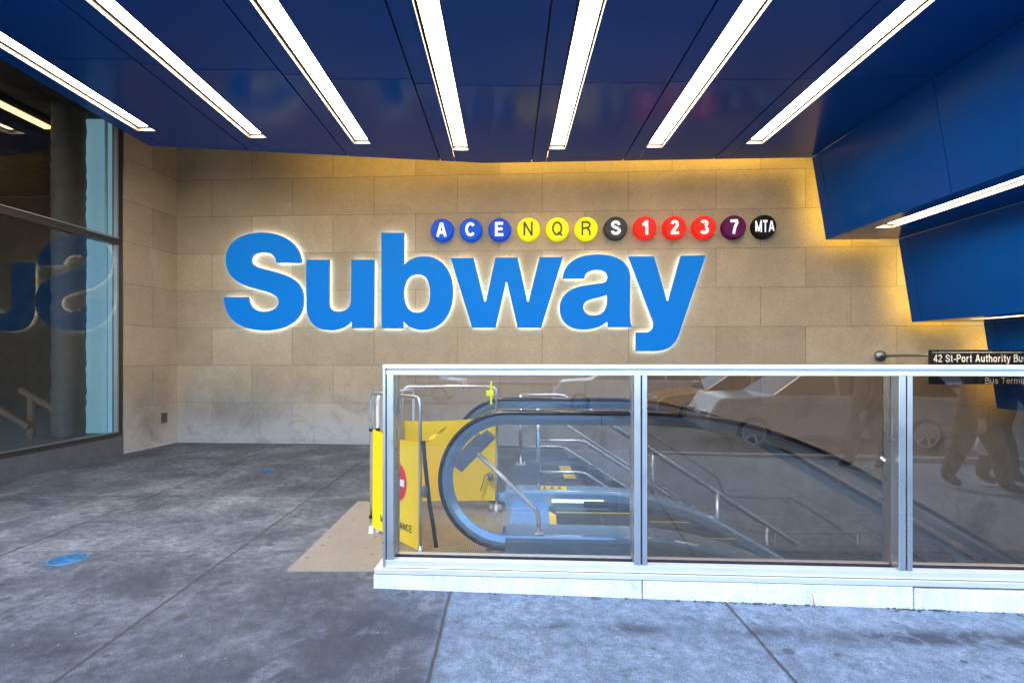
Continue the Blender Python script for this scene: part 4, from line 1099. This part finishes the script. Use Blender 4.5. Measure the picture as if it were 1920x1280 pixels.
# ------------------------------------------------------------------ street behind the viewer (mirrored in the glass)
def car(name, label, x, y, rot, col, L_=4.6, W2=.92, Hh=1.46, suv=False, gnd=None):
    zg = gz(0,-2.6) - .15
    r = bpy.data.objects.new(name, None); C.objects.link(r); r.location = (x, y, zg); r.rotation_euler = (0,0,rot)
    tag(r, label, 'car', 'cars on the street behind the viewer')
    paint = simple('car_paint', col, .3, coat=.8, vary=.03); cg = simple('car_glass', (.03,.035,.04), .08)
    h = L_/2; b = .62 if not suv else .72; sh = .92 if not suv else 1.05
    body = [(-h,.35),(-h+.02,.62),(-h+.25,.78 if not suv else .98),(-h+1.15,sh-.02),(-h+1.3,sh),(h-.9,sh),(h-.2,sh-.06),(h,.75),(h-.02,.35),(h-.5,.25),(-h+.4,.25)]
    m = MB(); m.prism(body, -W2, W2, 'xz'); o = m.build('body', paint, r, bevel=.07, segs=3)
    cab = [(-h+1.2,sh-.02),(-h+1.95,Hh-.06),(-h+2.3,Hh),(h-1.5 if not suv else h-.7,Hh),(h-.75 if not suv else h-.25,sh-.02)]
    m = MB(); n = len(cab)
    vs = [(p[0],-W2+.05+(p[1]-sh)*.28,p[1]) for p in cab]+[(p[0],W2-.05-(p[1]-sh)*.28,p[1]) for p in cab]
    m.add(vs, [tuple(range(n)), tuple(range(2*n-1,n-1,-1))]+[(i,i+n,(i+1)%n+n,(i+1)%n) for i in range(n)]); m.build('windows', cg, r, bevel=.03)
    rf = MB(); rf.box(cab[1][0]+.12, cab[3][0]-.02, -W2+.20, W2-.20, Hh-.005, Hh+.03)
    for s in (-1,1):
        for xx in (-h+2.35, h-1.35): rf.obox((xx, s*(W2-.105), (sh+Hh)/2), (.035,0,0), (0,.014,0), (.0,-s*.065,(Hh-sh)/2))
    rf.build('roof', paint, r, bevel=.02)
    for xx in (-h+.85, h-.85):
        for s in (-1,1):
            w = MB(); w.lathe([(.19,-.10),(.30,-.105),(.33,-.08),(.33,.08),(.30,.105),(.19,.10)], (xx, s*(W2-.1), .33), 'y', 28); wo = w.build('wheel', M['rubber'], r)
            k = MB(); k.lathe([(.0001,s*.07),(.19,s*.07)], (xx, s*(W2-.1), .33), 'y', 20, mi=1); k.lathe([(.0001,s*.10),(.045,s*.098),(.05,s*.07)], (xx, s*(W2-.1), .33), 'y', 16); k.lathe([(.185,s*.075),(.195,s*.104),(.215,s*.106),(.22,s*.09)], (xx, s*(W2-.1), .33), 'y', 28)
            for q in range(5):
                a = 2*pi*q/5; k.obox((xx+cos(a)*.12, s*(W2-.1)+s*.09, .33+sin(a)*.12), (cos(a)*.08,0,sin(a)*.08), (0,.008,0), (-sin(a)*.022,0,cos(a)*.022))
            k.build('rim', [M['alu'], M['ink']], wo)
    for s in (-1,1):
        m = MB(); m.box(-h-.01,-h+.10,s*(W2-.42)-.12,s*(W2-.42)+.2*1,.60,.72); m.build('headlight', M['alu'], r, bevel=.02)
        m = MB(); m.box(h-.08,h+.012,s*(W2-.35)-.12,s*(W2-.35)+.12,.66,.80); m.build('tail_light', simple('tail_lamp', (.6,.01,.01), .2, em=(1,.02,.01), es=.6), r, bevel=.02)
    return r
car('parked_car', 'silver sedan on the far side of the street, mirrored in the left glass', -5.9, -14.0, .0, (.45,.47,.50))
car('parked_car', 'dark sport utility car close to the kerb, mirrored in the middle glass', 5.35, -4.8, .0, (.42,.38,.35), 4.7, .95, 1.62, True)
car('parked_car', 'orange yellow cab in the middle of the street, mirrored in the glass', 4.9, -8.1, .0, (.80,.32,.01))
car('parked_car', 'white van like car farther up the street, mirrored in the glass', 2.3, -11.0, .0, (.75,.75,.74), 4.8, .95, 1.6, True)

def person(x, y, rot, label, top, legs, stride=.30, bag=False):
    r = bpy.data.objects.new('person', None); C.objects.link(r); r.location = (x, y, gz(x,y)); r.rotation_euler = (0,0,rot)
    tag(r, label, 'person', 'pedestrians on the pavement behind the viewer')
    J = {'pel':(0,0,.95,.15), 'spi':(.02,0,1.15,.14), 'che':(.03,0,1.38,.165), 'neck':(.04,0,1.50,.058), 'head0':(.06,0,1.58,.075), 'head':(.07,0,1.68,.10), 'crown':(.05,0,1.77,.06), 'nose':(.165,0,1.665,.018)}
    E = [('pel','spi'),('spi','che'),('che','neck'),('neck','head0'),('head0','head'),('head','crown'),('head','nose')]
    for s, n, st in ((1,'l',stride),(-1,'r',-stride)):
        J['hip'+n] = (0,.10*s,.88,.140); J['kne'+n] = (st*.55+.04,.10*s,.50,.105); J['ank'+n] = (st,.10*s,.10 if st > 0 else .14,.080); J['toe'+n] = (st+.17,.11*s,.035 if st > 0 else .05,.038)
        E += [('pel','hip'+n),('hip'+n,'kne'+n),('kne'+n,'ank'+n),('ank'+n,'toe'+n)]
        J['sho'+n] = (.02,.19*s,1.42,.065); J['elb'+n] = (-st*.35,.27*s,1.14,.055); J['wri'+n] = (-st*.75+.08,.31*s,.90,.034); J['pal'+n] = (-st*.85+.10,.32*s,.82,.036)
        E += [('che','sho'+n),('sho'+n,'elb'+n),('elb'+n,'wri'+n),('wri'+n,'pal'+n)]
        for f in range(4):
            q = J['pal'+n]; J['f%d%s'%(f,n)] = (q[0]-.03+.022*f, q[1]-.005*s, q[2]-.075+.006*abs(f-1.5), .010); J['g%d%s'%(f,n)] = (q[0]-.035+.022*f, q[1]-.03*s, q[2]-.11+.006*abs(f-1.5), .009)
            E += [('pal'+n,'f%d%s'%(f,n)),('f%d%s'%(f,n),'g%d%s'%(f,n))]
        q = J['pal'+n]; J['th'+n] = (q[0]+.06,q[1]-.02*s,q[2]-.03,.012); E.append(('pal'+n,'th'+n))
    names = list(J); me = bpy.data.meshes.new('body')
    me.from_pydata([J[k][:3] for k in names], [(names.index(a), names.index(b)) for a, b in E], [])
    o = bpy.data.objects.new('body', me); C.objects.link(o); o.parent = r
    sk = o.modifiers.new('Skin','SKIN'); sk.use_smooth_shade = True
    lay = me.skin_vertices[0].data if me.skin_vertices else None
    if lay is None:
        bm = bmesh.new(); bm.from_mesh(me); bm.verts.layers.skin.verify(); bm.to_mesh(me); bm.free(); lay = me.skin_vertices[0].data
    for i, k in enumerate(names):
        rr = J[k][3]; lay[i].radius = (rr, rr*(1.25 if k in ('pel','spi','che') else 1)); lay[i].use_root = (k == 'pel')
    o.modifiers.new('Sub','SUBSURF').levels = 1; o.modifiers['Sub'].render_levels = 1
    m, nt, b = newmat('clothed_figure'); tc = N(nt,'ShaderNodeTexCoord').outputs['Object']; sp = N(nt,'ShaderNodeSeparateXYZ'); L(nt,tc,sp.inputs[0])
    c = mixc(nt, mathn(nt,'GREATER_THAN',sp.outputs[2],.93), legs, top); c = mixc(nt, mathn(nt,'GREATER_THAN',sp.outputs[2],1.51), c, (.45,.28,.2)); c = mixc(nt, mathn(nt,'LESS_THAN',sp.outputs[2],.10), c, (.03,.025,.02))
    hand = mathn(nt,'MULTIPLY',mathn(nt,'LESS_THAN',sp.outputs[2],.885),mathn(nt,'GREATER_THAN',mathn(nt,'ABSOLUTE',sp.outputs[1]),.272)); c = mixc(nt, hand, c, (.45,.28,.2))
    L(nt,c,b.inputs['Base Color']); b.inputs['Roughness'].default_value = .8; me.materials.append(m)
    hm = MB(); hm.lathe([(.0001,.115),(.06,.10),(.10,.05),(.108,0),(.10,-.06),(.08,-.10)], (.035,0,1.70), 'z', 20); ho = hm.build('hair', simple('dark_hair', (.03,.02,.015), .6), r)
    if bag:
        q = J['palr']; w = r.matrix_basis
        m = MB(); m.tube([(0,0,-.06),(0,0,-.12),(0,0,-.24),(0,0,-.38),(0,0,-.44)], [.02,.05,.12,.15,.08], 14, flat=.5)
        bo = m.build('plastic_bag', simple('white_plastic', (.8,.78,.76), .4), None)
        bo.location = Matrix.Translation(r.location) @ Matrix.Rotation(rot,4,'Z') @ Vector(q[:3]); tag(bo, 'white plastic carrier bag hanging from a walking pedestrian hand', 'bag')
person(5.15, -.25, .1, 'pedestrian in dark coat and trousers walking with a white bag, mirrored in the right glass', (.02,.018,.017), (.018,.016,.015), .25, True)
person(5.75, -.75, .1, 'second pedestrian in brown jacket close behind the one with the bag', (.03,.022,.016), (.015,.014,.015), -.24)
person(4.75, -1.75, pi-.1, 'pedestrian in grey coat walking the other way near the dark car', (.03,.03,.032), (.018,.018,.02), .20)

# ------------------------------------------------------------------ light, sky, camera
sc = bpy.context.scene
w = bpy.data.worlds.new('World'); sc.world = w; w.use_nodes = True; nt = w.node_tree
bg = nt.nodes['Background']; sky = nt.nodes.new('ShaderNodeTexSky'); sky.sky_type = 'NISHITA'; sky.sun_disc = False
EL, AZ = radians(56), radians(200)       # azimuth clockwise from +Y
sky.sun_elevation = EL; sky.sun_rotation = AZ; sky.air_density = 1.0; sky.dust_density = 0.2; sky.ozone_density = 5.0
nt.links.new(sky.outputs[0], bg.inputs[0]); bg.inputs[1].default_value = .15
sl = bpy.data.lights.new('sun', 'SUN'); sl.energy = .85; sl.angle = radians(16); sl.color = (1, .98, .95)
so = bpy.data.objects.new('sun', sl); C.objects.link(so)
d = Vector((sin(AZ)*cos(EL), cos(AZ)*cos(EL), sin(EL)))
so.rotation_euler = (-d).to_track_quat('-Z', 'Y').to_euler(); so.location = d*20

cam = bpy.data.cameras.new('camera'); co = bpy.data.objects.new('camera', cam); C.objects.link(co)
co.location = (0, 0, H); co.rotation_euler = (pi/2, 0, 0)
cam.sensor_width = 36; cam.lens = 36*F/1920
cam.shift_x = (960-CX)/1920; cam.shift_y = (CY-640)/1920
cam.clip_start = .05; cam.clip_end = 1000
sc.camera = co
sc.view_settings.view_transform = 'Standard'; sc.view_settings.look = 'None'; sc.view_settings.exposure = 1.9; sc.view_settings.gamma = 1
sc.render.engine = 'CYCLES'
sc.cycles.max_bounces = 10; sc.cycles.transparent_max_bounces = 16; sc.cycles.glossy_bounces = 5; sc.cycles.use_denoising = True
